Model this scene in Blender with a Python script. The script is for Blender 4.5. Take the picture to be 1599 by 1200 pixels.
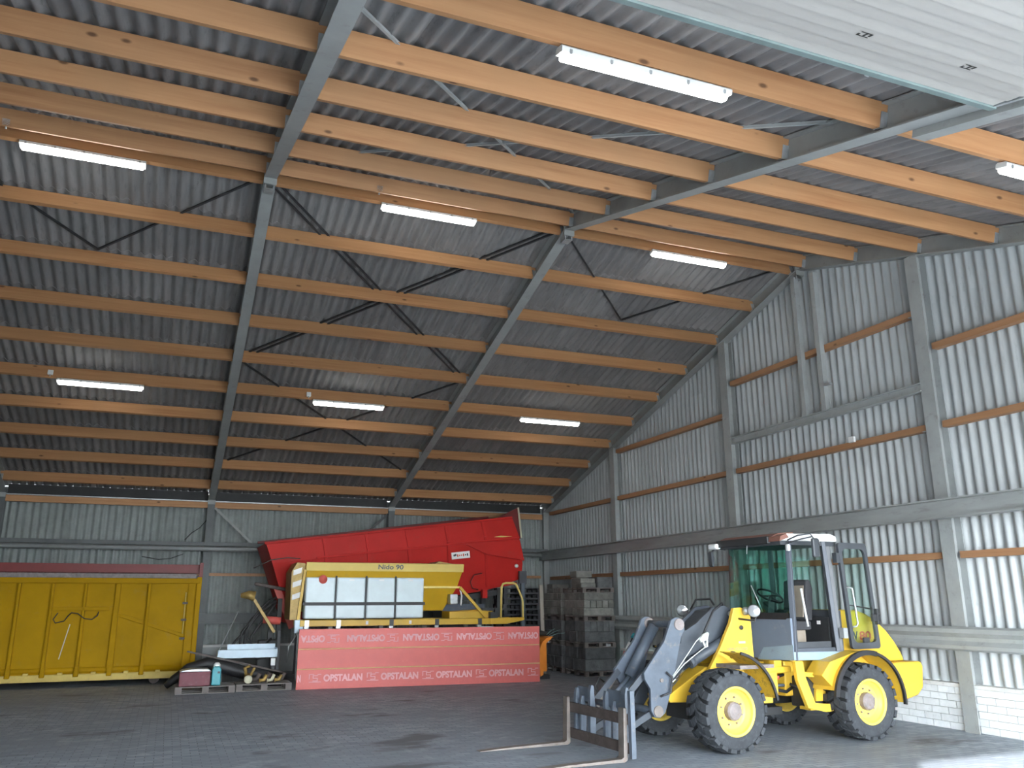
import bpy, bmesh, math, random
from mathutils import Vector, Matrix, Quaternion
random.seed(7)
D = bpy.data
S = bpy.context.scene
C = S.collection
for o in list(D.objects): D.objects.remove(o)
R = math.radians

# ---------------------------------------------------------------- camera
FPX = 1295.87
YAW, PITCH, ROLL = R(21.876), R(14.584), R(-0.153)
fw = Vector((math.sin(YAW)*math.cos(PITCH), math.cos(YAW)*math.cos(PITCH), math.sin(PITCH)))
rt = Vector((math.cos(YAW), -math.sin(YAW), 0))
up = rt.cross(fw)
rt2 = rt*math.cos(ROLL) + up*math.sin(ROLL)
up2 = -rt*math.sin(ROLL) + up*math.cos(ROLL)
cd = D.cameras.new('camera'); cam = D.objects.new('camera', cd); C.objects.link(cam)
cam.matrix_world = Matrix(((rt2.x, up2.x, -fw.x, -10.856), (rt2.y, up2.y, -fw.y, -11.962), (rt2.z, up2.z, -fw.z, 1.856), (0, 0, 0, 1)))
cd.sensor_fit = 'HORIZONTAL'; cd.sensor_width = 36; cd.lens = 36*FPX/1599
cd.clip_start = 0.05; cd.clip_end = 500
S.camera = cam

# ---------------------------------------------------------------- light
SUN_EL, SUN_AZ = R(19.4), math.atan2(.65, .76)          # travelling towards +X +Y
w = D.worlds.new('World'); S.world = w; w.use_nodes = True
nt = w.node_tree; nt.nodes.clear()
bg = nt.nodes.new('ShaderNodeBackground'); bg.inputs[1].default_value = 16.0
wo = nt.nodes.new('ShaderNodeOutputWorld')
bg.inputs[0].default_value = (.86, .94, 1, 1); nt.links.new(bg.outputs[0], wo.inputs[0])
sl = D.lights.new('sun', 'SUN'); sl.energy = 11; sl.angle = R(.6); sl.color = (1, .99, .97)
so = D.objects.new('sun', sl); C.objects.link(so); so.location = (-20, -30, 20)
sd = Vector((math.sin(SUN_AZ)*math.cos(SUN_EL), math.cos(SUN_AZ)*math.cos(SUN_EL), -math.sin(SUN_EL)))
so.rotation_euler = sd.to_track_quat('-Z', 'Y').to_euler()
LAMP = 13.0
S.view_settings.view_transform = 'Standard'; S.view_settings.look = 'None'
S.view_settings.gamma = 1; S.view_settings.use_curve_mapping = False
S.view_settings.exposure = 1.0

# ---------------------------------------------------------------- materials
MATS = {}
def nodes(name):
    m = D.materials.new(name); m.use_nodes = True
    t = m.node_tree; t.nodes.clear()
    o = t.nodes.new('ShaderNodeOutputMaterial'); b = t.nodes.new('ShaderNodeBsdfPrincipled')
    t.links.new(b.outputs[0], o.inputs[0]); MATS[name] = m
    return m, t, b, o
def setin(t, sock, v):
    if hasattr(v, 'is_output'): t.links.new(v, sock)
    else: sock.default_value = v
def N(t, typ, props=None, ins=None):
    n = t.nodes.new(typ)
    for k, v in (props or {}).items(): setattr(n, k, v)
    for k, v in (ins or {}).items(): setin(t, n.inputs[k], v)
    return n
def c4(c): return (c[0], c[1], c[2], 1)
def mixc(t, f, a, b):
    n = N(t, 'ShaderNodeMix', {'data_type': 'RGBA'}); setin(t, n.inputs[0], f)
    setin(t, n.inputs[6], c4(a) if isinstance(a, tuple) else a); setin(t, n.inputs[7], c4(b) if isinstance(b, tuple) else b)
    return n.outputs[2]
def coords(t, scale=(1, 1, 1), rnd=True):
    tc = N(t, 'ShaderNodeTexCoord'); out = tc.outputs['Object']
    if rnd:
        oi = N(t, 'ShaderNodeObjectInfo')
        mu = N(t, 'ShaderNodeMath', {'operation': 'MULTIPLY'}, {0: oi.outputs['Random'], 1: 37.0})
        ad = N(t, 'ShaderNodeVectorMath', {'operation': 'ADD'}, {0: out, 1: mu.outputs[0]}); out = ad.outputs[0]
    mp = N(t, 'ShaderNodeMapping', None, {'Vector': out, 'Scale': scale})
    return mp.outputs[0]
def noise(t, v, scale, detail=4, rough=.6):
    return N(t, 'ShaderNodeTexNoise', None, {'Vector': v, 'Scale': scale, 'Detail': detail, 'Roughness': rough}).outputs[0]
def ramp(t, f, a, b):
    n = N(t, 'ShaderNodeMapRange', {'clamp': True}, {0: f, 1: a, 2: b}); return n.outputs[0]
def bump(t, b, h, dist, strength=.5):
    n = N(t, 'ShaderNodeBump', None, {'Height': h, 'Distance': dist, 'Strength': strength}); t.links.new(n.outputs[0], b.inputs['Normal'])
def plain(name, col, rough=.5, metal=0, var=.25, dirt=None, dirt_amt=.5, scale=3.0, stretch=(1, 1, 1), bmp=0.0, spec=.5, objvar=.08):
    m, t, b, o = nodes(name)
    v = coords(t, stretch)
    n1 = noise(t, v, scale)
    lo = tuple(max(0, c*(1-var)) for c in col); hi = tuple(min(1, c*(1+var)) for c in col)
    col_s = mixc(t, ramp(t, n1, .3, .7), lo, hi)
    if dirt:
        n2 = noise(t, v, scale*2.3, 6, .7)
        col_s = mixc(t, ramp(t, n2, .62-.2*dirt_amt, .80-.1*dirt_amt), col_s, dirt)
    if objvar:
        oi = N(t, 'ShaderNodeObjectInfo')
        hs = N(t, 'ShaderNodeHueSaturation', None, {'Color': col_s, 'Value': N(t, 'ShaderNodeMapRange', None, {0: oi.outputs['Random'], 3: 1-objvar, 4: 1+objvar}).outputs[0]})
        col_s = hs.outputs[0]
    t.links.new(col_s, b.inputs['Base Color'])
    b.inputs['Roughness'].default_value = rough; b.inputs['Metallic'].default_value = metal
    b.inputs['Specular IOR Level'].default_value = spec
    if bmp: bump(t, b, noise(t, v, scale*9, 3), bmp)
    return m
def wood(name, base, dark, rough=.6, axis=0):
    m, t, b, o = nodes(name)
    sc = [14, 14, 14]; sc[axis] = .55
    v = coords(t, tuple(sc)); g = noise(t, v, 1.0, 5, .65)
    v2 = coords(t, (1, 1, 1)); big = noise(t, v2, .9, 2)
    sk = [2.2, 5, 5]; 
    if axis != 0: sk = [5, 5, 5]; sk[axis] = 2.2
    kn = N(t, 'ShaderNodeTexVoronoi', None, {'Vector': coords(t, tuple(sk)), 'Scale': .8})
    col = mixc(t, ramp(t, g, .3, .72), dark, base)
    col = mixc(t, ramp(t, big, .35, .75), col, tuple(c*.78 for c in base))
    col = mixc(t, ramp(t, kn.outputs['Distance'], .11, .05), col, tuple(c*.38 for c in dark))
    oi = N(t, 'ShaderNodeObjectInfo')
    hs = N(t, 'ShaderNodeHueSaturation', None, {'Color': col, 'Value': N(t, 'ShaderNodeMapRange', None, {0: oi.outputs['Random'], 3: .86, 4: 1.12}).outputs[0]})
    t.links.new(hs.outputs[0], b.inputs['Base Color']); b.inputs['Roughness'].default_value = rough
    bump(t, b, g, .004, .4)
    return m
def glassy(name, tint, refl=.05, rough=.03):
    m, t, b, o = nodes(name); t.nodes.remove(b)
    tr = N(t, 'ShaderNodeBsdfTransparent', None, {'Color': c4(tint)})
    gl = N(t, 'ShaderNodeBsdfGlossy', None, {'Color': (1, 1, 1, 1), 'Roughness': rough})
    lw = N(t, 'ShaderNodeLayerWeight', None, {'Blend': .5})
    pw = N(t, 'ShaderNodeMath', {'operation': 'POWER'}, {0: lw.outputs['Facing'], 1: 4.0})
    ma = N(t, 'ShaderNodeMath', {'operation': 'MULTIPLY_ADD'}, {0: pw.outputs[0], 1: .8, 2: refl})
    mx = N(t, 'ShaderNodeMixShader', None, {0: ma.outputs[0]})
    t.links.new(tr.outputs[0], mx.inputs[1]); t.links.new(gl.outputs[0], mx.inputs[2]); t.links.new(mx.outputs[0], o.inputs[0])
    return m
def emit(name, col, strength):
    m, t, b, o = nodes(name)
    b.inputs['Base Color'].default_value = c4((.9, .9, .9)); b.inputs['Emission Color'].default_value = c4(col); b.inputs['Emission Strength'].default_value = strength
    return m
def paver():
    m, t, b, o = nodes('paver')
    tc = N(t, 'ShaderNodeTexCoord')
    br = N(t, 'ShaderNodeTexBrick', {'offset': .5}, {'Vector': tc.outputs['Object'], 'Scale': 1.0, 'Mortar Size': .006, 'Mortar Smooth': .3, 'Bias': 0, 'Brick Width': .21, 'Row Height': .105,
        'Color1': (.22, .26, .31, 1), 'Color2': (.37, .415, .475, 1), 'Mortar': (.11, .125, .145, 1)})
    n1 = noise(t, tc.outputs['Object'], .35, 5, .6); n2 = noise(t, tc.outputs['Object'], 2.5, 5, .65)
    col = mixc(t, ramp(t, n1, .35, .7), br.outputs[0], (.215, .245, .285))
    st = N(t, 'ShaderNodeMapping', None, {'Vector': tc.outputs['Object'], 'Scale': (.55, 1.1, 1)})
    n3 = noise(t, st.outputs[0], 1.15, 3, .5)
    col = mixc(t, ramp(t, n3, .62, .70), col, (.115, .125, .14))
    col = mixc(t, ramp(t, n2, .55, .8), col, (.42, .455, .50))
    t.links.new(col, b.inputs['Base Color'])
    b.inputs['Roughness'].default_value = .62
    hh = N(t, 'ShaderNodeMath', {'operation': 'MULTIPLY_ADD'}, {0: br.outputs['Fac'], 1: -1.0, 2: n2})
    bump(t, b, hh.outputs[0], .006, .6)
    return m
paver()
wood('timber', (.52, .275, .125), (.37, .165, .066))
wood('girt_timber', (.42, .225, .115), (.31, .15, .07), axis=1)
wood('grey_wood', (.15, .125, .115), (.08, .068, .06))
wood('pale_plank', (.36, .32, .27), (.26, .22, .18), axis=2)
plain('fibre_cement', (.205, .198, .196), .85, var=.16, dirt=(.11, .106, .105), dirt_amt=.35, scale=2.0, stretch=(4, .6, 1), objvar=.14)
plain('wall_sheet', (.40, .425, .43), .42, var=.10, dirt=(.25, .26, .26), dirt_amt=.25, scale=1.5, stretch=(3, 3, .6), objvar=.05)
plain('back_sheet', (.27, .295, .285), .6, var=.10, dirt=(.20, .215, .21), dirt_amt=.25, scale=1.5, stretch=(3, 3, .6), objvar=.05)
plain('steel_grey', (.29, .30, .29), .5, var=.10, dirt=(.20, .19, .18), dirt_amt=.2, scale=2, objvar=.03)
plain('column_grey', (.33, .35, .345), .5, var=.10, dirt=(.22, .22, .21), dirt_amt=.25, scale=3)
plain('galv', (.42, .44, .45), .42, .55, var=.2, scale=8)
plain('rail_shaded_column', (.11, .12, .12), .55, var=.15)  # dark rail colour, also the shaded copy of the column steel
plain('rail_grey', (.30, .315, .31), .45, .1, var=.15, dirt=(.19, .185, .175), dirt_amt=.3, scale=2, stretch=(.4, .4, 2))
plain('black_steel', (.03, .031, .033), .5, var=.2)
plain('painted_block', (.80, .83, .84), .7, var=.07, dirt=(.64, .67, .68), dirt_amt=.3, scale=5, bmp=.002)
plain('mortar', (.42, .44, .44), .9, var=.1)
plain('coping', (.66, .66, .64), .7, var=.08, dirt=(.45, .43, .4), dirt_amt=.3, scale=4)
plain('door_white', (.37, .35, .325), .55, var=.03, dirt=(.31, .30, .29), dirt_amt=.12, scale=4, stretch=(1, 4, 1))
plain('door_rail', (.20, .26, .255), .45, .3, var=.15, dirt=(.20, .23, .23), dirt_amt=.35, scale=5)
plain('mark_black', (.03, .03, .03), .6)
plain('concrete_out', (.25, .25, .25), .85, var=.12, scale=.6)
plain('cladding', (.33, .35, .35), .6, var=.08)
plain('loader_yellow', (.70, .44, .045), .38, var=.07, dirt=(.55, .35, .04), dirt_amt=.12, scale=3, objvar=.03)
plain('loader_rusty', (.74, .45, .04), .5, var=.12, dirt=(.13, .075, .05), dirt_amt=.55, scale=5, objvar=.03)
plain('loader_grey', (.085, .105, .135), .5, var=.18, dirt=(.20, .17, .15), dirt_amt=.28, scale=4, objvar=.05)
plain('cab_pillar', (.075, .085, .105), .5, var=.12)
plain('cab_grey', (.15, .185, .24), .5, var=.08, dirt=(.24, .25, .27), dirt_amt=.15, scale=2)
plain('arm_dark', (.05, .06, .075), .5, var=.15, dirt=(.09, .09, .095), dirt_amt=.25, scale=4)
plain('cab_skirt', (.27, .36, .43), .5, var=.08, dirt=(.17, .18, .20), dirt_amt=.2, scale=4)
plain('cab_frame', (.055, .06, .068), .45, var=.15)
plain('tread_groove', (.012, .013, .015), .9)
plain('rubber', (.042, .046, .052), .85, var=.22, spec=.3, dirt=(.075, .08, .088), dirt_amt=.4, scale=7, bmp=.002)
plain('black_rubber', (.018, .018, .02), .55, var=.3)
plain('hub_grey', (.21, .18, .175), .6, var=.25, dirt=(.16, .09, .05), dirt_amt=.35, scale=9)
plain('rim_yellow', (.78, .56, .10), .45, var=.08, dirt=(.40, .22, .08), dirt_amt=.16, scale=8, objvar=.02)
plain('rust_steel', (.085, .066, .06), .65, .2, var=.3, dirt=(.14, .11, .10), dirt_amt=.4, scale=6)
plain('worn_steel', (.19, .165, .15), .5, .4, var=.25, dirt=(.18, .12, .09), dirt_amt=.35, scale=6)
plain('chrome', (.75, .76, .78), .12, 1.0, var=.03)
plain('lamp_glass', (.75, .77, .8), .1, .7, var=.1)
plain('white_plastic', (.72, .73, .72), .5, var=.05)
plain('pale_rope', (.62, .66, .62), .8, var=.1)
plain('red_plastic', (.45, .06, .04), .5, var=.1)
plain('seat_fabric', (.05, .05, .055), .9, var=.2)
plain('seat_tan', (.30, .25, .20), .9, var=.2)
plain('roof_brown', (.22, .10, .075), .6, var=.2)
plain('container_yellow', (.33, .185, .001), .65, var=.12, dirt=(.30, .19, .03), dirt_amt=.2, spec=.12, scale=1.3, objvar=.03)
plain('container_pale', (.50, .37, .09), .6, var=.12, dirt=(.30, .22, .08), dirt_amt=.35, scale=3)
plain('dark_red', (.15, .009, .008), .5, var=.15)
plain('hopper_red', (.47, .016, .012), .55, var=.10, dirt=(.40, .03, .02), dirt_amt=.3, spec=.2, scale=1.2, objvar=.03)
plain('red_pale', (.58, .10, .08), .5, var=.12)
plain('spreader_yellow', (.58, .35, .02), .45, var=.07, dirt=(.5, .33, .05), dirt_amt=.15, scale=2, objvar=.03)
plain('spreader_lip', (.74, .56, .16), .42, var=.05)
plain('tank_white', (.60, .70, .73), .4, var=.07, scale=2.5, objvar=.03)
plain('board_red', (.60, .115, .10), .5, var=.05, dirt=(.66, .20, .17), dirt_amt=.1, scale=6)
plain('board_print', (.70, .36, .38), .6, var=.08)
plain('foam', (.62, .40, .19), .85, var=.15)
plain('print_dark', (.05, .05, .06), .5)
plain('print_red', (.55, .09, .05), .5)
plain('sticker', (.75, .72, .70), .5, var=.03)
plain('orange_paint', (.82, .25, .02), .45, var=.1)
plain('teal', (.03, .28, .33), .45, var=.12)
plain('teal_strap', (.25, .45, .42), .7, var=.25)
plain('maroon', (.14, .022, .036), .55, var=.2, dirt=(.18, .07, .08), dirt_amt=.3, scale=5)
plain('pale_blue', (.55, .68, .78), .45, var=.08)
plain('brass', (.30, .20, .06), .5, .3, var=.3, scale=8)
plain('cream', (.55, .52, .38), .6, var=.12)
plain('concrete_kerb', (.185, .178, .162), .9, var=.25, dirt=(.10, .098, .095), dirt_amt=.4, scale=5, bmp=.004, objvar=.22)
plain('dark_kerb', (.10, .102, .105), .9, var=.25, dirt=(.05, .054, .058), dirt_amt=.45, scale=5, bmp=.004, objvar=.2)
plain('dark_pallet', (.045, .045, .05), .7, var=.25, objvar=.2)
plain('cable_black', (.02, .02, .02), .6)
glassy('cab_glass', (.55, .80, .74))
glassy('clear_glass', (.80, .90, .87))
emit('tube_light', (1, .985, .92), LAMP)

# ---------------------------------------------------------------- mesh builder
def V(*a): return Vector(a)
class MB:
    def __init__(s): s.v = []; s.f = []; s.sm = []
    def add(s, vs, fs, smooth=False):
        b = len(s.v); s.v += [Vector(x) for x in vs]
        for f in fs: s.f.append(tuple(i+b for i in f)); s.sm.append(smooth)
        return s
    def box(s, x0, x1, y0, y1, z0, z1):
        vs = [(x, y, z) for z in (z0, z1) for y in (y0, y1) for x in (x0, x1)]
        return s.add(vs, [(0, 2, 3, 1), (4, 5, 7, 6), (0, 1, 5, 4), (2, 6, 7, 3), (0, 4, 6, 2), (1, 3, 7, 5)])
    def bar(s, p0, p1, w, h, upv=(0, 0, 1)):
        p0, p1 = Vector(p0), Vector(p1); d = (p1-p0).normalized(); u = Vector(upv)
        sdv = d.cross(u)
        if sdv.length < 1e-4: sdv = d.cross(Vector((1, 0, 0)))
        sdv.normalize(); u = sdv.cross(d).normalized()
        vs = [p+sdv*a*w/2+u*b*h/2 for p in (p0, p1) for a, b in ((-1, -1), (1, -1), (1, 1), (-1, 1))]
        return s.add(vs, [(3, 2, 1, 0), (4, 5, 6, 7), (0, 1, 5, 4), (1, 2, 6, 5), (2, 3, 7, 6), (3, 0, 4, 7)])
    def ibeam(s, p0, p1, upv, depth, width, tf=.014, tw=.01):
        p0, p1 = Vector(p0), Vector(p1); u = Vector(upv).normalized()
        for off, w_, h_ in ((tf/2, width, tf), (depth-tf/2, width, tf), (depth/2, tw, depth-2*tf)):
            s.bar(p0+u*off, p1+u*off, w_, h_, u)
        return s
    def prism(s, pts, axis, a0, a1, smooth=False):
        n = len(pts)
        mk = {'Y': lambda p, a: (p[0], a, p[1]), 'X': lambda p, a: (a, p[0], p[1]), 'Z': lambda p, a: (p[0], p[1], a)}[axis]
        vs = [mk(p, a0) for p in pts] + [mk(p, a1) for p in pts]
        fs = [tuple(range(n)), tuple(range(2*n-1, n-1, -1))]
        s.add(vs, fs)
        b = len(s.v)-2*n
        for i in range(n):
            j = (i+1) % n
            s.f.append((b+i, b+n+i, b+n+j, b+j)); s.sm.append(smooth)
        return s
    def tube(s, pts, r, n=8, smooth=True, closed=False):
        pts = [Vector(p) for p in pts]; m = len(pts); b = len(s.v)
        rr = r if isinstance(r, (list, tuple)) else [r]*m
        ref = None
        for i, p in enumerate(pts):
            if closed: d = pts[(i+1) % m]-pts[i-1]
            else: d = pts[min(i+1, m-1)]-pts[max(i-1, 0)]
            d.normalize()
            if ref is None: ref = d.orthogonal().normalized()
            ref = (ref-d*ref.dot(d)).normalized(); q = d.cross(ref)
            for k in range(n):
                a = 2*math.pi*k/n; s.v.append(p+(ref*math.cos(a)+q*math.sin(a))*rr[i])
        for i in range(m if closed else m-1):
            j = (i+1) % m
            for k in range(n):
                l = (k+1) % n; s.f.append((b+i*n+k, b+i*n+l, b+j*n+l, b+j*n+k)); s.sm.append(smooth)
        if not closed:
            s.f.append(tuple(b+k for k in range(n-1, -1, -1))); s.sm.append(False)
            s.f.append(tuple(b+(m-1)*n+k for k in range(n))); s.sm.append(False)
        return s
    def lathe(s, prof, c, axis='Y', n=40, smooth=True, close=False):
        b = len(s.v); m = len(prof); c = Vector(c)
        for k in range(n):
            a = 2*math.pi*k/n; ca, sa = math.cos(a), math.sin(a)
            for r, h in prof:
                if axis == 'Y': p = (r*ca, h, r*sa)
                elif axis == 'X': p = (h, r*ca, r*sa)
                else: p = (r*ca, r*sa, h)
                s.v.append(c+Vector(p))
        for k in range(n):
            l = (k+1) % n
            for i in range(m if close else m-1):
                j = (i+1) % m
                s.f.append((b+k*m+i, b+k*m+j, b+l*m+j, b+l*m+i)); s.sm.append(smooth)
        return s
    def mesh(s, name, origin=(0, 0, 0), fix=True):
        me = D.meshes.new(name); o = Vector(origin)
        me.from_pydata([v-o for v in s.v], [], s.f)
        me.polygons.foreach_set('use_smooth', s.sm); me.update()
        if fix:
            bm = bmesh.new(); bm.from_mesh(me); bmesh.ops.recalc_face_normals(bm, faces=bm.faces); bm.to_mesh(me); bm.free()
        return me
def root_loc(o):
    while o.parent: o = o.parent
    return o.location
def part(name, mb, mat, parent, bev=0, label=None, kind=None):
    me = mb.mesh(name, root_loc(parent)); me.materials.append(MATS[mat])
    o = D.objects.new(name, me); C.objects.link(o); o.parent = parent
    if bev:
        m = o.modifiers.new('bevel', 'BEVEL'); m.width = bev; m.segments = 2; m.limit_method = 'ANGLE'; m.angle_limit = R(40)
    if label: o['label'] = label
    if kind: o['kind'] = kind
    return o
def inst(name, me, parent, loc=(0, 0, 0), rot=None, mat=None):
    o = D.objects.new(name, me); C.objects.link(o); o.parent = parent
    M = Matrix.Translation(Vector(loc)-root_loc(parent))
    if rot is not None: M = M @ rot.to_4x4()
    o.matrix_local = M
    return o
def tag(o, label, cat=None, group=None, kind=None):
    o['label'] = label
    if cat: o['category'] = cat
    if group: o['group'] = group
    if kind: o['kind'] = kind
    return o
def thing(name, loc, label, cat, group=None, kind=None):
    o = D.objects.new(name, None); C.objects.link(o); o.location = loc; o.empty_display_size = .2
    return tag(o, label, cat, group, kind)
def single(name, mb, mat, label, cat=None, group=None, kind=None, bev=0):
    xs = [v.x for v in mb.v]; ys = [v.y for v in mb.v]; zs = [v.z for v in mb.v]
    org = ((min(xs)+max(xs))/2, (min(ys)+max(ys))/2, min(zs))
    me = mb.mesh(name, org); me.materials.append(MATS[mat])
    o = D.objects.new(name, me); C.objects.link(o); o.location = org
    if bev:
        m = o.modifiers.new('bevel', 'BEVEL'); m.width = bev; m.segments = 2; m.limit_method = 'ANGLE'; m.angle_limit = R(40)
    return tag(o, label, cat, group, kind)
def copy_tree(o, parent=None):
    c = o.copy(); C.objects.link(c); c.parent = parent
    for ch in o.children: copy_tree(ch, c)
    return c
def text_part(name, body, size, mat, parent, M, depth=.002, width=None, height=None, bold=0):
    cu = D.curves.new(name, 'FONT'); cu.body = body; cu.size = size; cu.extrude = depth; cu.offset = bold*size
    tmp = D.objects.new(name, cu); C.objects.link(tmp)
    dg = bpy.context.evaluated_depsgraph_get(); dg.update()
    me = D.meshes.new_from_object(tmp.evaluated_get(dg))
    D.objects.remove(tmp); D.curves.remove(cu)
    xs = [v.co.x for v in me.vertices]; ys = [v.co.y for v in me.vertices]
    x0, x1, y0, y1 = min(xs), max(xs), min(ys), max(ys)
    sx = width/(x1-x0) if width else 1; sy = height/(y1-y0) if height else sx
    for v in me.vertices: v.co = Vector(((v.co.x-(x0+x1)/2)*sx, (v.co.y-(y0+y1)/2)*sy, v.co.z))
    me.materials.clear(); me.materials.append(MATS[mat])
    o = D.objects.new(name, me); C.objects.link(o); o.parent = parent
    o.matrix_local = Matrix.Translation(-root_loc(parent)) @ M
    return o
def face_minus_y(x, y, z, roll=0):        # text plane facing -Y, reading along +X
    return Matrix.Translation((x, y, z)) @ Matrix.Rotation(R(90), 4, 'X') @ Matrix.Rotation(R(roll), 4, 'Z')

# ================================================================ STRUCTURE
TH = R(16.17); CT, ST = math.cos(TH), math.sin(TH)
HR = 8.0718; WH = 12.21; X0, X1 = -20.0, 0.0
FR_X = (-20.0, -15.0, -10.0, -4.98, 0.0)
RD = .28; FWD = .185                       # rafter depth, flange width
def slope(side, x, s, n): return Vector((x, side*(s*CT+n*ST), HR-s*ST+n*CT))
def slope_rot(side):                        # local x -> X, local y -> down-slope(side) , local z -> outward normal
    dn = Vector((0, side*CT, -ST)); nn = Vector((0, side*ST, CT)); xx = dn.cross(nn)
    return Matrix(((xx.x, dn.x, nn.x), (xx.y, dn.y, nn.y), (xx.z, dn.z, nn.z)))

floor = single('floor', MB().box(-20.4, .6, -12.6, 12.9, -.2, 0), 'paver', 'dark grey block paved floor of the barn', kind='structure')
ground = single('ground', MB().box(-60, 40, -70, -12.6, -.2, -.01), 'concrete_out', 'pale concrete yard outside the barn doors', kind='structure')

# ---- roof
PUR_F = [.17]+[1.465+1.326*k for k in range(9)]            # far slope purlins, metres down the slope
PUR_N = [.13]+[1.475+1.393*k for k in range(9)]
PN0, PN1, PT = .045, .285, .075
WAVE = .177; NW = 6; SW = WAVE*NW; AMP = .030
def corrugated(length, nw, thick=.008, seg=8, dz0=0, dz1=0, amp=AMP):
    # local: x across waves, y along length, z normal
    mb = MB(); n = nw*seg+1
    xs = [WAVE*nw*i/(n-1) for i in range(n)]; zz = [amp*math.cos(2*math.pi*x/WAVE) for x in xs]
    lo = [(x, 0, z+dz0) for x, z in zip(xs, zz)]+[(x, length, z+dz1) for x, z in zip(xs, zz)]
    hi = [(x, y, z+thick) for x, y, z in lo]
    mb.add(lo, [(i, i+n, i+n+1, i+1) for i in range(n-1)], True)
    mb.add(hi, [(i, i+1, i+n+1, i+n) for i in range(n-1)], True)
    e0 = lo[:n]+hi[:n]; e1 = lo[n:]+hi[n:]
    mb.add(e0, [(i, i+1, n+i+1, n+i) for i in range(n-1)]); mb.add(e1, [(i+1, i, n+i, n+i+1) for i in range(n-1)])
    mb.add([lo[0], lo[n], hi[n], hi[0]], [(0, 1, 2, 3)]); mb.add([lo[n-1], lo[2*n-1], hi[2*n-1], hi[n-1]], [(3, 2, 1, 0)])
    return mb
SHN = PN1+AMP+.003
ceil_f = thing('ceiling', (-10, 6, 6), 'far roof slope of grey corrugated sheets on timber purlins descending to the back wall', None, kind='structure')
ceil_n = thing('ceiling', (-10, -6, 6), 'near roof slope of grey corrugated sheets on timber purlins above the wheel loader', None, kind='structure')
for side, root, PU in ((1, ceil_f, PUR_F), (-1, ceil_n, PUR_N)):
    rot = slope_rot(side); xsgn = rot[0][0]
    pitch = PU[2]-PU[1]
    sh = corrugated(pitch+.17, NW, dz0=0, dz1=.012).mesh('corrugated_sheet', fix=False); sh.materials.append(MATS['fibre_cement'])
    starts = [.02]+[PU[k]-.10 for k in range(1, 10)]
    top = corrugated(starts[1]+.15, NW, dz0=0, dz1=.012).mesh('corrugated_sheet', fix=False); top.materials.append(MATS['fibre_cement'])
    for r_, s0 in enumerate(starts):
        for c_ in range(20):
            xa = .35-(c_+1)*SW
            x_org = xa if xsgn > 0 else xa+SW
            inst('corrugated_sheet', sh if r_ else top, root, slope(side, x_org, s0 if r_ else .02, SHN+.0006*((c_*7) % 3)), rot)
    # purlins, one timber per bay
    hang = MB()
    for hx in (-.003, ):
        hang.box(-.075, .004, -PT/2-.006, -PT/2, PN0-.006, PN0+.15); hang.box(-.075, .004, PT/2, PT/2+.006, PN0-.006, PN0+.15); hang.box(-.075, .004, -PT/2, PT/2, PN0-.008, PN0)
    hme = hang.mesh('joist_hanger'); hme.materials.append(MATS['galv'])
    for b in range(4):
        xa, xb = FR_X[b]+.012, FR_X[b+1]-.012
        pm = MB().box(0, xb-xa, -PT/2, PT/2, PN0, PN1).mesh('purlin'); pm.materials.append(MATS['timber'])
        for k, s in enumerate(PU):
            if xsgn > 0: M_loc = slope(side, xa, s, 0)
            else: M_loc = slope(side, xb, s, 0)
            p = inst('purlin', pm, root, M_loc, rot)
            for e in (0, 1):
                h = D.objects.new('joist_hanger', hme); C.objects.link(h); h.parent = p
                h.matrix_local = Matrix.Translation((xb-xa, 0, 0)) if e else Matrix.Rotation(math.pi, 4, 'Z')
    # wind bracing: crossed flat angles between the frames
    nv = slope(side, 0, 0, 1)-slope(side, 0, 0, 0); bm_ = 'column_grey' if side < 0 else 'black_steel'
    def brace(a, c):
        part('wind_brace', MB().bar(a, c, .034, .006, nv).bar(a+Vector((0, 0, .02)), c+Vector((0, 0, .02)), .006, .034, nv), bm_, root)
    for b in range(0, 4):
        xa, xb = FR_X[b]+.05, FR_X[b+1]-.05; xm = (xa+xb)/2
        if b == 2:
            for s0, s1 in (((.25, 5.6), (5.75, 10.9)) if side > 0 else ((.25, 6.4), )):
                for q in (0, 1):
                    for dn in ((0, .16) if side > 0 and s0 < 1 else (0, )):
                        brace(slope(side, xa if q else xb, s0+dn, .262), slope(side, xb if q else xa, s1+dn, .262))
        elif side > 0:
            brace(slope(side, xa, .25, .262), slope(side, xm, 2.68, .262)); brace(slope(side, xb, .25, .262), slope(side, xm, 2.68, .262))
# ridge cap
part('ridge_cap', MB().prism([(-.35, HR+.27), (0, HR+.44), (.35, HR+.27), (.35, HR+.29), (0, HR+.47), (-.35, HR+.29)], 'X', -20.3, .35), 'fibre_cement', ceil_f)
# far eave: wall plate timbers
for b in range(4):
    part('wall_plate', MB().box(FR_X[b]+.09, FR_X[b+1]-.09, 12.30, 12.42, 4.31, 4.47), 'timber', ceil_f)
    part('eave_light_block', MB().box(FR_X[b]+.09, FR_X[b+1]-.09, 12.47, 12.62, 4.42, 4.765), 'cable_black', ceil_f)  # black filler added to block sky light leaking in at the eave
    part('eave_strip', MB().box(FR_X[b]+.09, FR_X[b+1]-.09, 12.26, 12.46, 4.475, 4.50), 'galv', ceil_f)

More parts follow.
